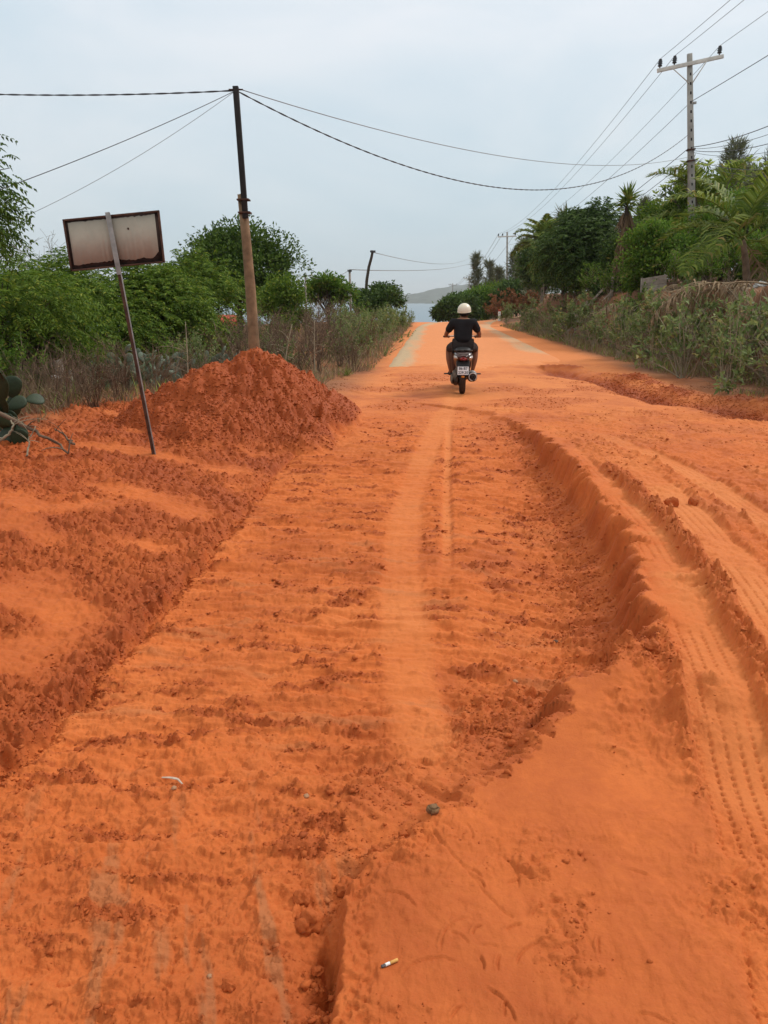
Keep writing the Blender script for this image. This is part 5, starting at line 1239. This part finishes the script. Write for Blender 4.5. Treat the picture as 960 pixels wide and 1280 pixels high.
# things lying on the dirt in front
R1 = np.random.default_rng(2)
STONE = mat('grey_stone', (0.24, 0.13, 0.06), .85, var=.4, vscale=30, bump=.4, bscale=120); STONE_L = mat('light_pebble', (.42, .23, .125), .8, var=.3, vscale=40); STONE_D = mat('dark_pebble', (.13, .07, .045), .85, var=.4, vscale=40)
x, y = W(541, 1024, -.1)
def stone():
    bm = bmesh.new(); bmesh.ops.create_cube(bm, size=1); bmesh.ops.bevel(bm, geom=bm.edges[:], offset=.16, segments=2, affect='EDGES')
    bmesh.ops.subdivide_edges(bm, edges=bm.edges[:], cuts=1, use_grid_fill=True)
    for v in bm.verts: v.co = Vector((v.co.x * .040, v.co.y * .030, v.co.z * .026)) + Vector(R1.normal(0, .0011, 3))
    mb = MB(); mb.bm(bm); o = mb.build('stone', STONE); o.location = (x, y, gz(x, y) + .012); o.rotation_euler = (.1, .15, .45); tag(o, 'squarish grey stone at the end of the crumbled slab edge', 'stone')
stone()
for k, (px, py, z, s, m, lab) in enumerate([(695, 792, -.15, .015, STONE_D, 'dark stone at the foot of the cut bank'), (645, 836, -.15, .013, STONE_L, 'light pebble in the graded lane near the cut bank'), (383, 995, -.15, .011, STONE_L, 'small light pebble in the graded lane left of the stone'), (620, 690, -.15, .010, STONE_D, 'dark pebble among soil crumbs by the bike track'),
         (262, 1222, -.15, .007, STONE_L, 'tiny white pebble near the lower left'), (218, 988, -.15, .010, STONE_L, 'pale pebble beside the curled strip')]):
    x, y = W(px, py, z); blob('pebble', lab, 'pebble', (x, y, gz(x, y) + s * .3), s, m, 20 + k, 2, .22, flat=.7)
def scrap():
    P = np.array([W(px, py, -.145) for px, py in ((202, 969), (212, 969), (222, 971), (229, 976))]); P = np.column_stack([P, [gz(*q) + .012 for q in P]]); P[1:3, 2] += .006; b = P[0].copy()
    t = np.linspace(0, 3, 14); C = np.stack([np.interp(t, range(4), P[:, i]) for i in range(3)], -1) - b; w = np.array([0.0012, .003, .0006]) * (1 - .5 * np.abs(np.linspace(-1, 1, 14)))[:, None] * 1.6
    V = np.concatenate([C + w, C - w, C + w - [0, 0, .0015], C - w - [0, 0, .0015]]); i = np.arange(13)
    Q = np.concatenate([np.stack([i, i + 1, i + 15, i + 14], -1), np.stack([i + 28, i + 42, i + 43, i + 29], -1), np.stack([i, i + 28, i + 29, i + 1], -1), np.stack([i + 14, i + 15, i + 43, i + 42], -1)])
    o = np_mesh('litter_strip', V, Q, mat('dusty_strip', (.50, .40, .32), .8, vscale=60)); o.location = b; tag(o, 'thin curled pale strip of litter on the graded dirt at left', 'litter')
scrap()
def butt():
    A = Vector((*W(477, 1208, -.08), 0)); B = Vector((*W(497, 1198, -.08), 0)); A.z = gz(A.x, A.y) + .0045; B.z = gz(B.x, B.y) + .0045; d = B - A; L = d.length
    e = empty('cigarette_butt', A, 'cigarette butt with tan filter lying on the smooth slab near the bottom', 'cigarette butt')
    for nm, a, b, r, m in (('filter', .50, 1.0, .0042, mat('filter_paper', (.66, .36, .10), .8, vscale=60)), ('paper', .22, .502, .0041, mat('cigarette_paper', (.8, .8, .78), .8, var=.1, vscale=60)), ('ash', 0, .222, .0038, mat('ash', (.16, .16, .17), .95, var=.6, vscale=300, bump=.6, bscale=500))):
        mb = MB(); t = np.linspace(a, b, 5)[:, None]; mb.tube(np.array(d) * t, r, 12); mb.build(nm, m, e, True)
butt()
# big clods broken off the slab's edge, on the slab and by the ruts
def clod(label, px, py, z, s, seed, flat=.7):
    x, y = W(px, py, z); o = blob('dirt_clod', label, 'dirt clod', (x, y, gz(x, y) + s * .2), s, M_SOIL, seed, 4, .30, None, flat)
    n = len(o.data.vertices); at = o.data.attributes.new('soil', 'FLOAT_COLOR', 'POINT'); at.data.foreach_set('color', np.tile(np.array([.6, 0, 0, 0], np.float32), n)); o.rotation_euler = (seed, seed * 2, seed * 3)
    co = np.empty(n * 3, np.float32); o.data.vertices.foreach_get('co', co); co = co.reshape(-1, 3); f = fbm(co[:, 0] / s * 3 + seed, co[:, 1] / s * 3 + co[:, 2] / s * 2, 98, 4); co *= (1 + .12 * f)[:, None]; o.data.vertices.foreach_set('co', co.ravel())
    o.data.polygons.foreach_set('use_smooth', np.ones(len(o.data.polygons), bool))
clod('largest damp clod at the crumbled slab corner', 384, 1150, -.15, .040, 1); clod('clod just above the largest one by the slab edge', 378, 1122, -.15, .026, 2); clod('squarish clod in the hollow at the slab edge', 437, 1103, -.15, .034, 3, .8); clod('clod in the row left of the grey stone', 470, 1072, -.14, .026, 4)
clod('clod lying between the grey stone and the hollow', 505, 1048, -.13, .020, 5); clod('small clod left of the largest one', 397, 1197, -.15, .016, 6); clod('broken slab of clay between the two ruts', 838, 632, .12, .055, 7, .45); clod('clay slab lying beside the first between the ruts', 866, 630, .12, .045, 8, .45)
clod('clod at the lower left corner of the dirt', 285, 1232, -.15, .018, 9); clod('clod on the corner of the cut bank', 815, 822, .05, .03, 10)
# ------------------------------------------------------------------ scooter and rider
def loft(secs, k=20, caps=True):
    """secs: (y, cx, cz, half width, half height, exponent); rings across Y"""
    V = []; a = np.arange(k) * 2 * np.pi / k
    for (y, cx, cz, hw, hh, p) in secs:
        c, s = np.cos(a), np.sin(a)
        V.append(np.stack([cx + hw * np.sign(c) * np.abs(c) ** (2 / p), np.full(k, y), cz + hh * np.sign(s) * np.abs(s) ** (2 / p)], -1))
    n = len(secs); V = np.concatenate(V); i = np.arange(n - 1)[:, None] * k; j = np.arange(k)[None]; j2 = (j + 1) % k
    Q = np.stack([i + j, i + j2, i + k + j2, i + k + j], -1).reshape(-1, 4); T = []
    if caps:
        V = np.vstack([V, V[:k].mean(0), V[(n - 1) * k:n * k].mean(0)])
        for q in range(k): T.append((n * k, q, (q + 1) % k)); T.append((n * k + 1, (n - 1) * k + (q + 1) % k, (n - 1) * k + q))
    mb = MB(); mb.add(V, Q, T); return mb
def ring(cy, cz, R, r, wx=1.0, x=0, k=36, m=12, bumps=0):
    a = np.arange(k) * 2 * np.pi / k; b = np.arange(m) * 2 * np.pi / m; A, B = np.meshgrid(a, b, indexing='ij')
    rr = R + r * np.cos(B); V = np.stack([x + r * wx * np.sin(B), cy + rr * np.cos(A), cz + rr * np.sin(A)], -1).reshape(-1, 3)
    i = np.arange(k)[:, None]; j = np.arange(m)[None]; i2 = (i + 1) % k; j2 = (j + 1) % m
    mb = MB(); mb.add(V, np.stack([i * m + j, i * m + j2, i2 * m + j2, i2 * m + j], -1).reshape(-1, 4)); return mb
def disc(cx, cy, cz, R, w, k=28):
    mb = MB(); mb.tube([(cx - w / 2, cy, cz), (cx - w / 2 + .006, cy, cz), (cx + w / 2 - .006, cy, cz), (cx + w / 2, cy, cz)], [R * .93, R, R, R * .93], k); return mb
BK = mat('black_plastic', (.018, .017, .017), .5, var=.4, vscale=8, spec=.4)
BODY = mat('dark_maroon_paint', (.060, .022, .018), .3, var=.3, vscale=3, spec=.5, coat=.4)
DUSTY = mat('dusty_engine', (.15, .105, .075), .75, var=.5, vscale=9)
RUB = mat('dusty_tyre', (.055, .034, .024), .95, var=.5, vscale=10)
STEEL = mat('steel', (.48, .46, .44), .4, .8, var=.2, vscale=9)
PIPE = mat('muffler_black', (.035, .026, .022), .55, .2, var=.4, vscale=7)
LENS_R = mat('red_lens', (.30, .012, .012), .15, vscale=9, spec=.6); LENS_W = mat('clear_lens', (.62, .58, .54), .15, vscale=9, spec=.6); LENS_O = mat('amber_reflector', (.75, .30, .04), .2, vscale=9, spec=.6)
VINYL = mat('seat_vinyl', (.012, .012, .013), .55, var=.3, vscale=12); PLATE = mat('plate_white', (.72, .73, .74), .5, var=.06, vscale=20); INK = mat('plate_ink', (.02, .02, .03), .6)
SKIN = mat('tanned_skin', (.27, .125, .070), .6, var=.2, vscale=9); SHIRT = mat('black_cotton', (.012, .012, .0145), .95, var=.45, vscale=10, bump=1.0, bscale=11)
SHORT = mat('dark_shorts', (.040, .030, .027), .95, var=.4, vscale=12, bump=.4, bscale=40); HELM = mat('cream_helmet', (.70, .64, .50), .35, var=.08, vscale=6, spec=.5, coat=.2); HAIR = mat('black_hair', (.010, .008, .007), .7)
EYE = mat('eye', (.05, .04, .035), .3)
BX, BY = 1.375, 13.6
ROT = -math.radians(4.0); BZ = gz(BX, BY) - .012
def scooter():
    e = empty('scooter', (BX, BY, BZ), 'dark maroon motor scooter with white number plate ridden away along the dirt road', 'scooter', None, ROT)
    R, C = .27, .27
    for (nm, cy) in (('rear_wheel', 0), ('front_wheel', 1.28)):
        w = disc(0, cy, C, .15, .07); w = w.build(nm, STEEL if cy else DUSTY, e, True)
        ring(cy, C, R - .052, .052, 1.0 if cy == 0 else .85).build('tyre', RUB, w, True)
        for k in range(5):
            a = k * 2 * math.pi / 5; s = MB(); s.box((0, cy + .105 * math.cos(a), C + .105 * math.sin(a)), (.05, .03, .13), Matrix.Rotation(a - math.pi / 2, 3, 'X'), .006); s.build('spoke', DUSTY, w)
    # engine and belt case on the left, muffler on the right
    loft([(-.13, -.10, .27, .012, .05, 2.4), (-.10, -.105, .27, .045, .095, 2.6), (.02, -.115, .27, .062, .115, 2.6), (.18, -.12, .285, .066, .105, 2.8), (.36, -.115, .30, .062, .10, 2.8), (.46, -.105, .30, .03, .06, 2.4)]).build('belt_case', DUSTY, e, True)
    loft([(-.16, -.185, .235, .006, .02, 2.2), (-.10, -.175, .25, .03, .06, 2.4), (.05, -.18, .27, .035, .07, 2.4), (.2, -.18, .28, .03, .06, 2.4), (.26, -.175, .28, .01, .03, 2.2)]).build('air_box', DUSTY, e, True)
    loft([(.02, .02, .36, .05, .05, 2.4), (.12, .02, .38, .12, .11, 2.6), (.40, .0, .36, .13, .12, 2.6), (.55, 0, .34, .08, .08, 2.4)]).build('engine', DUSTY, e, True)
    mu = loft([(-.33, .165, .335, .02, .02, 2), (-.325, .165, .335, .058, .062, 2.2), (-.27, .165, .332, .078, .082, 2.2), (0, .165, .305, .082, .086, 2.2), (.16, .16, .29, .07, .074, 2.2), (.28, .15, .27, .03, .03, 2)]).build('muffler', PIPE, e, True)
    ring(0, 0, .064, .010, 1.2, 0, 28, 8).build('end_ring', STEEL, mu, True)
    er = [c for c in mu.children][0]; er.rotation_euler = (0, 0, math.pi / 2); er.location = (.165, -.322, .335)
    hs = MB(); a = np.linspace(.5, 2.6, 10)
    V = [(.165 + (.098) * math.cos(t), y, .31 + .10 * math.sin(t)) for y in (-.20, .14) for t in a]; hs.add(V, [(i, i + 1, i + 11, i + 10) for i in range(9)]); V2 = [(.165 + .093 * math.cos(t), y, .31 + .095 * math.sin(t)) for y in (-.20, .14) for t in a]; hs.add(V2, [(i + 10, i + 11, i + 1, i) for i in range(9)]); hs.build('heat_shield', STEEL, mu, True)
    tp = MB(); tp.tube([(.175, -.30, .30), (.18, -.37, .285)], .02, 10); tp.build('tail_pipe', PIPE, mu, True)
    for s in (-1, 1):
        f = MB(); f.tube([(.075 * s, -.02, .27), (.085 * s, .02, .44), (.10 * s, .10, .62)], .018, 8); f.build('shock_absorber', STEEL, e, True)
    # rear mudguard, plate
    loft([(-.24, 0, .30, .05, .006, 3), (-.235, 0, .36, .085, .012, 3), (-.22, 0, .46, .105, .02, 3), (-.20, 0, .56, .115, .03, 3), (-.10, 0, .62, .11, .05, 3), (.05, 0, .60, .09, .04, 3)]).build('mudguard', BK, e, True)
    pl = MB(); Rp = Matrix.Rotation(math.radians(-14), 3, 'X'); pc = Vector((0, -.270, .435)); pl.box(pc, (.190, .004, .140), Rp, .0015); pl = pl.build('number_plate', PLATE, e)
    bk = MB(); bk.box(pc + Vector((0, .012, 0)), (.21, .012, .17), Rp, .004); bk.build('plate_bracket', BK, pl)
    for txt, dz, sz in (('86-B7', .034, .062), ('229.20', -.034, .062)):
        cu = bpy.data.curves.new('t', 'FONT'); cu.body = txt; cu.size = sz; cu.align_x = 'CENTER'; cu.align_y = 'CENTER'; cu.extrude = .0006; cu.offset = .0012
        to = bpy.data.objects.new('t', cu); COL.objects.link(to); dg = bpy.context.evaluated_depsgraph_get(); me = bpy.data.meshes.new_from_object(to.evaluated_get(dg)); bpy.data.objects.remove(to)
        o = bpy.data.objects.new('plate_lettering', me); COL.objects.link(o); me.materials.clear(); me.materials.append(INK); o.parent = pl
        o.rotation_euler = (math.pi / 2 + math.radians(-14), 0, 0); o.location = pc + Rp @ Vector((0, -.0030, dz))
    mb = MB(); mb.box((0, -.262, .335), (.05, .012, .034), None, .004); mb.build('reflector', LENS_O, e)
    # tail body and seat
    loft([(-.30, 0, .665, .05, .020, 2.2), (-.285, 0, .668, .105, .045, 2.3), (-.22, 0, .672, .145, .075, 2.4), (-.05, 0, .665, .165, .10, 2.5), (.2, 0, .64, .165, .13, 2.6), (.42, 0, .58, .14, .16, 2.6), (.56, 0, .50, .11, .17, 2.5), (.62, 0, .45, .08, .14, 2.3)]).build('tail_body', BODY, e, True)
    loft([(-.22, 0, .755, .05, .02, 2.2), (-.19, 0, .758, .10, .035, 2.4), (.0, 0, .765, .135, .05, 2.5), (.25, 0, .755, .14, .05, 2.5), (.34, 0, .735, .135, .05, 2.5), (.60, 0, .72, .11, .05, 2.5), (.70, 0, .69, .07, .04, 2.3)]).build('seat', VINYL, e, True)
    tl = loft([(-.318, 0, .632, .02, .012, 2.2), (-.31, 0, .634, .05, .024, 2.4), (-.27, 0, .64, .07, .03, 2.5)]).build('tail_light', LENS_R, e, True)
    for s in (-1, 1):
        loft([(-.285, .105 * s, .652, .010, .008, 2), (-.275, .112 * s, .654, .035, .022, 2.2), (-.20, .135 * s, .66, .03, .03, 2.2)]).build('turn_signal', LENS_W, e, True)
        g = MB(); g.tube([(.125 * s, .02, .72), (.15 * s, -.12, .765), (.10 * s, -.27, .775), (0, -.30, .778)], .012, 8); g.build('grab_rail', BK, e, True)
        p = MB(); p.tube([(.13 * s, .17, .345), (.20 * s, .14, .345)], .010, 6); p.box((.262 * s, .13, .348), (.125, .032, .022), None, .006); p.build('foot_peg', BK, e)
    # floor, front shield, fork, bars
    loft([(.55, 0, .25, .15, .05, 4), (.70, 0, .235, .17, .045, 4), (.95, 0, .24, .17, .05, 4), (1.02, 0, .27, .15, .07, 4)]).build('floorboard', BK, e, True)
    sh = []
    for z, y, w, d in ((.26, 1.02, .14, .03), (.40, 1.05, .19, .045), (.58, 1.05, .205, .055), (.74, 1.03, .185, .055), (.84, 1.00, .12, .05), (.90, .98, .06, .035)): sh.append((z, y, w, d))
    k = 20; a = np.arange(k) * 2 * np.pi / k; V = np.concatenate([np.stack([w * np.sign(np.cos(a)) * np.abs(np.cos(a)) ** .8, y + d * np.sin(a), np.full(k, z)], -1) for z, y, w, d in sh]); n = len(sh)
    i = np.arange(n - 1)[:, None] * k; j = np.arange(k)[None]; j2 = (j + 1) % k; mb = MB(); V = np.vstack([V, V[:k].mean(0), V[-k:].mean(0)])
    mb.add(V, np.stack([i + j, i + j2, i + k + j2, i + k + j], -1).reshape(-1, 4), [(n * k, (q + 1) % k, q) for q in range(k)] + [(n * k + 1, (n - 1) * k + q, (n - 1) * k + (q + 1) % k) for q in range(k)]); mb.build('front_shield', BODY, e, True)
    for s in (-1, 1):
        f = MB(); f.tube([(.065 * s, 1.28, .27), (.065 * s, 1.22, .45), (.05 * s, 1.10, .75)], .02, 8); f.build('fork_leg', STEEL, e, True)
    loft([(1.02, 0, .44, .07, .02, 2.5), (1.1, 0, .53, .075, .03, 2.5), (1.28, 0, .575, .075, .03, 2.5), (1.45, 0, .53, .07, .025, 2.5), (1.52, 0, .45, .05, .015, 2.2)]).build('front_mudguard', BODY, e, True)
    loft([(.86, 0, .955, .10, .035, 2.5), (.92, 0, .965, .16, .055, 2.5), (1.0, 0, .96, .15, .06, 2.5), (1.08, 0, .95, .10, .05, 2.3), (1.10, 0, .95, .05, .03, 2)]).build('headset', BODY, e, True)
    hb = MB(); hb.tube([(-.33, .875, .955), (-.18, .90, .96), (.18, .90, .96), (.33, .875, .955)], .012, 8); hb = hb.build('handlebar', STEEL, e, True)
    for s in (-1, 1):
        g = MB(); g.tube([(.225 * s, .888, .957), (.345 * s, .872, .955)], .017, 10); g.build('grip', BK, hb, True)
        g = MB(); g.tube([(.20 * s, .93, .962), (.33 * s, .955, .955)], .006, 6); g.build('brake_lever', STEEL, hb)
    loft([(1.10, 0, .93, .02, .02, 2), (1.095, 0, .93, .07, .04, 2.3), (1.05, 0, .94, .09, .05, 2.4)]).build('headlight', LENS_W, e, True)
scooter()

def skin(name, V, E, m, parent, root=0, sub=2):
    """V: list of (co, rx, ry)"""
    me = bpy.data.meshes.new(name); me.from_pydata([v[0] for v in V], E, []); o = bpy.data.objects.new(name, me); COL.objects.link(o)
    md = o.modifiers.new('s', 'SKIN'); md.use_smooth_shade = True
    if not me.skin_vertices:
        bpy.context.view_layer.objects.active = o; bpy.ops.mesh.customdata_skin_add()
    for i, (d, v) in enumerate(zip(me.skin_vertices[0].data, V)): d.radius = (v[1], v[2]); d.use_root = (i == root)
    s2 = o.modifiers.new('b', 'SUBSURF'); s2.levels = sub; s2.render_levels = sub
    dg = bpy.context.evaluated_depsgraph_get(); me2 = bpy.data.meshes.new_from_object(o.evaluated_get(dg)); bpy.data.objects.remove(o)
    o = bpy.data.objects.new(name, me2); COL.objects.link(o); me2.materials.clear(); me2.materials.append(m); o.parent = parent
    me2.polygons.foreach_set('use_smooth', np.ones(len(me2.polygons), bool)); return o
def person():
    e = empty('person', (BX, BY, BZ), 'person in cream helmet, black T-shirt and dark shorts riding away on the scooter', 'person', None, ROT)
    V = []; E = []; idx = {}
    def add(nm, co, r, r2=None, to=None):
        idx[nm] = len(V); V.append((co, r, r2 or r)); 
        if to is not None: E.append((idx[to], idx[nm]))
    add('pelvis', (0, .27, .84), .135, .115)
    add('waist', (0, .285, .98), .125, .10, 'pelvis'); add('chest', (0, .31, 1.13), .150, .11, 'waist'); add('upper', (0, .32, 1.225), .125, .085, 'chest')
    add('neck', (0, .335, 1.295), .056, .056, 'upper'); add('jaw', (.006, .365, 1.355), .066, .072, 'neck'); add('head', (.012, .372, 1.42), .082, .092, 'jaw'); add('crown', (.012, .368, 1.475), .070, .08, 'head')
    add('nose', (.045, .475, 1.40), .014, .016, 'head')
    for s in (-1, 1):
        t = str(s)
        add('ear' + t, (.012 + s * .088, .365, 1.40), .013, .02, 'head')
        add('sh' + t, (s * .185, .33, 1.205), .068, .066, 'upper'); add('arm' + t, (s * .245, .39, 1.11), .052, .052, 'sh' + t); add('elb' + t, (s * .292, .47, 1.02), .041, .041, 'arm' + t)
        add('fore' + t, (s * .298, .62, .985), .038, .036, 'elb' + t); add('wri' + t, (s * .288, .775, .972), .027, .024, 'fore' + t); add('palm' + t, (s * .287, .835, .974), .036, .019, 'wri' + t)
        for f in range(4):
            x = s * (.258 + .020 * f); q = (.93, 1.0, .97, .85)[f]
            add('k%d' % f + t, (x, .872, .981), .0105, .0105, 'palm' + t); add('m%d' % f + t, (x, .872 + .040 * q, .978), .0095, .0095, 'k%d' % f + t); add('n%d' % f + t, (x, .872 + .048 * q, .948), .009, .009, 'm%d' % f + t); add('t%d' % f + t, (x, .872 + .022 * q, .932), .008, .008, 'n%d' % f + t)
        add('th' + t, (s * .248, .845, .957), .012, .012, 'palm' + t); add('th2' + t, (s * .238, .873, .936), .0105, .0105, 'th' + t); add('th3' + t, (s * .245, .900, .934), .009, .009, 'th2' + t)
        add('hip' + t, (s * .105, .31, .82), .100, .095, 'pelvis'); add('thi' + t, (s * .185, .50, .79), .078, .078, 'hip' + t); add('knee' + t, (s * .245, .695, .735), .056, .056, 'thi' + t)
        add('calf' + t, (s * .238, .665, .565), .054, .056, 'knee' + t); add('shin' + t, (s * .212, .68, .42), .040, .040, 'calf' + t); add('ank' + t, (s * .195, .70, .325), .032, .034, 'shin' + t); add('foot' + t, (s * .198, .76, .305), .036, .026, 'ank' + t); add('toe' + t, (s * .21, .885, .296), .036, .016, 'foot' + t)
    skin('body', V, E, SKIN, e)
    def sub(names, edges, nm, m, grow, over={}, rad={}):
        vs = [(over.get(k, V[idx[k]][0]),) + rad.get(k, (V[idx[k]][1] + grow, V[idx[k]][2] + grow)) for k in names]; return skin(nm, vs, [(names.index(a), names.index(b)) for a, b in edges], m, e)
    sub(['pelvis', 'waist', 'chest', 'upper', 'neck', 'sh-1', 'arm-1', 'sh1', 'arm1', 'elb1', 'elb-1'], [('pelvis', 'waist'), ('waist', 'chest'), ('chest', 'upper'), ('upper', 'neck'), ('upper', 'sh-1'), ('sh-1', 'arm-1'), ('upper', 'sh1'), ('sh1', 'arm1'), ('arm1', 'elb1'), ('arm-1', 'elb-1')],
        't_shirt', SHIRT, .020, {'elb1': (.268, .435, 1.06), 'elb-1': (-.268, .435, 1.06), 'neck': (0, .33, 1.262), 'pelvis': (0, .262, .85), 'sh1': (.165, .325, 1.21), 'sh-1': (-.165, .325, 1.21)}, {'upper': (.165, .135), 'chest': (.195, .150), 'waist': (.172, .140), 'sh1': (.098, .102), 'sh-1': (.098, .102), 'neck': (.078, .078), 'pelvis': (.172, .145)})
    sub(['pelvis', 'hip-1', 'thi-1', 'knee-1', 'hip1', 'thi1', 'knee1'], [('pelvis', 'hip-1'), ('hip-1', 'thi-1'), ('thi-1', 'knee-1'), ('pelvis', 'hip1'), ('hip1', 'thi1'), ('thi1', 'knee1')], 'shorts', SHORT, .016, {'pelvis': (0, .27, .82), 'knee1': (.238, .675, .742), 'knee-1': (-.238, .675, .742)})
    # helmet: half shell with a rim and a peak, the head turned a little to the right
    h = empty_m = bmesh.new(); bmesh.ops.create_uvsphere(h, u_segments=32, v_segments=18, radius=1)
    bmesh.ops.delete(h, geom=[v for v in h.verts if v.co.z < -.22], context='VERTS')
    for v in h.verts: v.co = Vector((v.co.x * .118, v.co.y * .136, v.co.z * .118 + (-.02 * max(0, -v.co.y) if v.co.z < .2 else 0)))
    mb = MB(); mb.bm(h); ho = mb.build('helmet', HELM, e, True); ho.location = (.012, .365, 1.432); ho.rotation_euler = (math.radians(4), 0, math.radians(-16))
    sd = ho.modifiers.new('t', 'SOLIDIFY'); sd.thickness = .012; sd.offset = -1
    a = np.linspace(0, 2 * np.pi, 33); mb = MB(); mb.tube(np.stack([.118 * np.cos(a) * .985, .136 * np.sin(a) * .985, -.026 + .012 * np.sin(a)], -1), .007, 6); mb.build('rim', HELM, ho, True)
    a = np.linspace(.25, np.pi - .25, 14); mb = MB(); V1 = [(.118 * math.cos(t), .134 * math.sin(t), -.006) for t in a] + [(.126 * math.cos(t), .134 * math.sin(t) + .055 * math.sin(t), -.018) for t in a]
    mb.add(V1 + [(x, y, z - .005) for x, y, z in V1], [(i, i + 1, i + 15, i + 14) for i in range(13)] + [(i + 42, i + 43, i + 29, i + 28) for i in range(13)] + [(i + 14, i + 15, i + 43, i + 42) for i in range(13)]); mb.build('peak', HELM, ho, True)
    for s in (-1, 1):
        st = MB(); st.tube([(.10 * s, .02, -.02), (.085 * s, .04, -.07), (.04 * s, .06, -.115), (0, .065, -.122)], .006, 6); st.build('chin_strap', BK, ho, True)
        ey = MB(); b = bmesh.new(); bmesh.ops.create_uvsphere(b, u_segments=10, v_segments=8, radius=.011)
        for v in b.verts: v.co += Vector((.04 + s * .030, .452, 1.425))
        ey.bm(b); ey.build('eye', EYE, e, True)
        sn = loft([(.66, .198 * s, .283, .036, .012, 3), (.74, .200 * s, .281, .045, .012, 3), (.88, .212 * s, .281, .046, .012, 3), (.93, .215 * s, .283, .03, .010, 2.5)]).build('sandal', BK, e, True)
        sp = MB(); sp.tube([(.165 * s, .80, .285), (.185 * s, .79, .335), (.225 * s, .80, .33), (.25 * s, .81, .285)], .009, 6); sp.build('strap', BK, sn, True)
    hr = loft([(.262, .006, 1.36, .04, .02, 2), (.285, .006, 1.365, .07, .045, 2.2), (.34, .01, 1.375, .086, .05, 2.2), (.38, .01, 1.385, .09, .04, 2.2)]).build('hair', HAIR, e, True)
    mo = loft([(.448, .036, 1.365, .02, .004, 2), (.455, .038, 1.365, .024, .006, 2), (.46, .04, 1.365, .012, .003, 2)]).build('mouth', mat('lips', (.22, .07, .05), .5), e, True)
person()

# ------------------------------------------------------------------ the air over the bay
def haze():
    mb = MB(); mb.box((0, 4700, 55), (14000, 9900, 200)); o = mb.build('haze'); tag(o, 'thin pale sea haze', 'haze', kind='stuff')
    m = bpy.data.materials.new('haze'); m.use_nodes = True; t = m.node_tree; t.nodes.remove(t.nodes['Principled BSDF'])
    v = t.nodes.new('ShaderNodeVolumePrincipled'); v.inputs['Color'].default_value = (.86, .92, .97, 1); v.inputs['Density'].default_value = 0.00016; v.inputs['Anisotropy'].default_value = 0.2
    t.links.new(v.outputs[0], t.nodes['Material Output'].inputs['Volume']); o.data.materials.append(m)
haze()
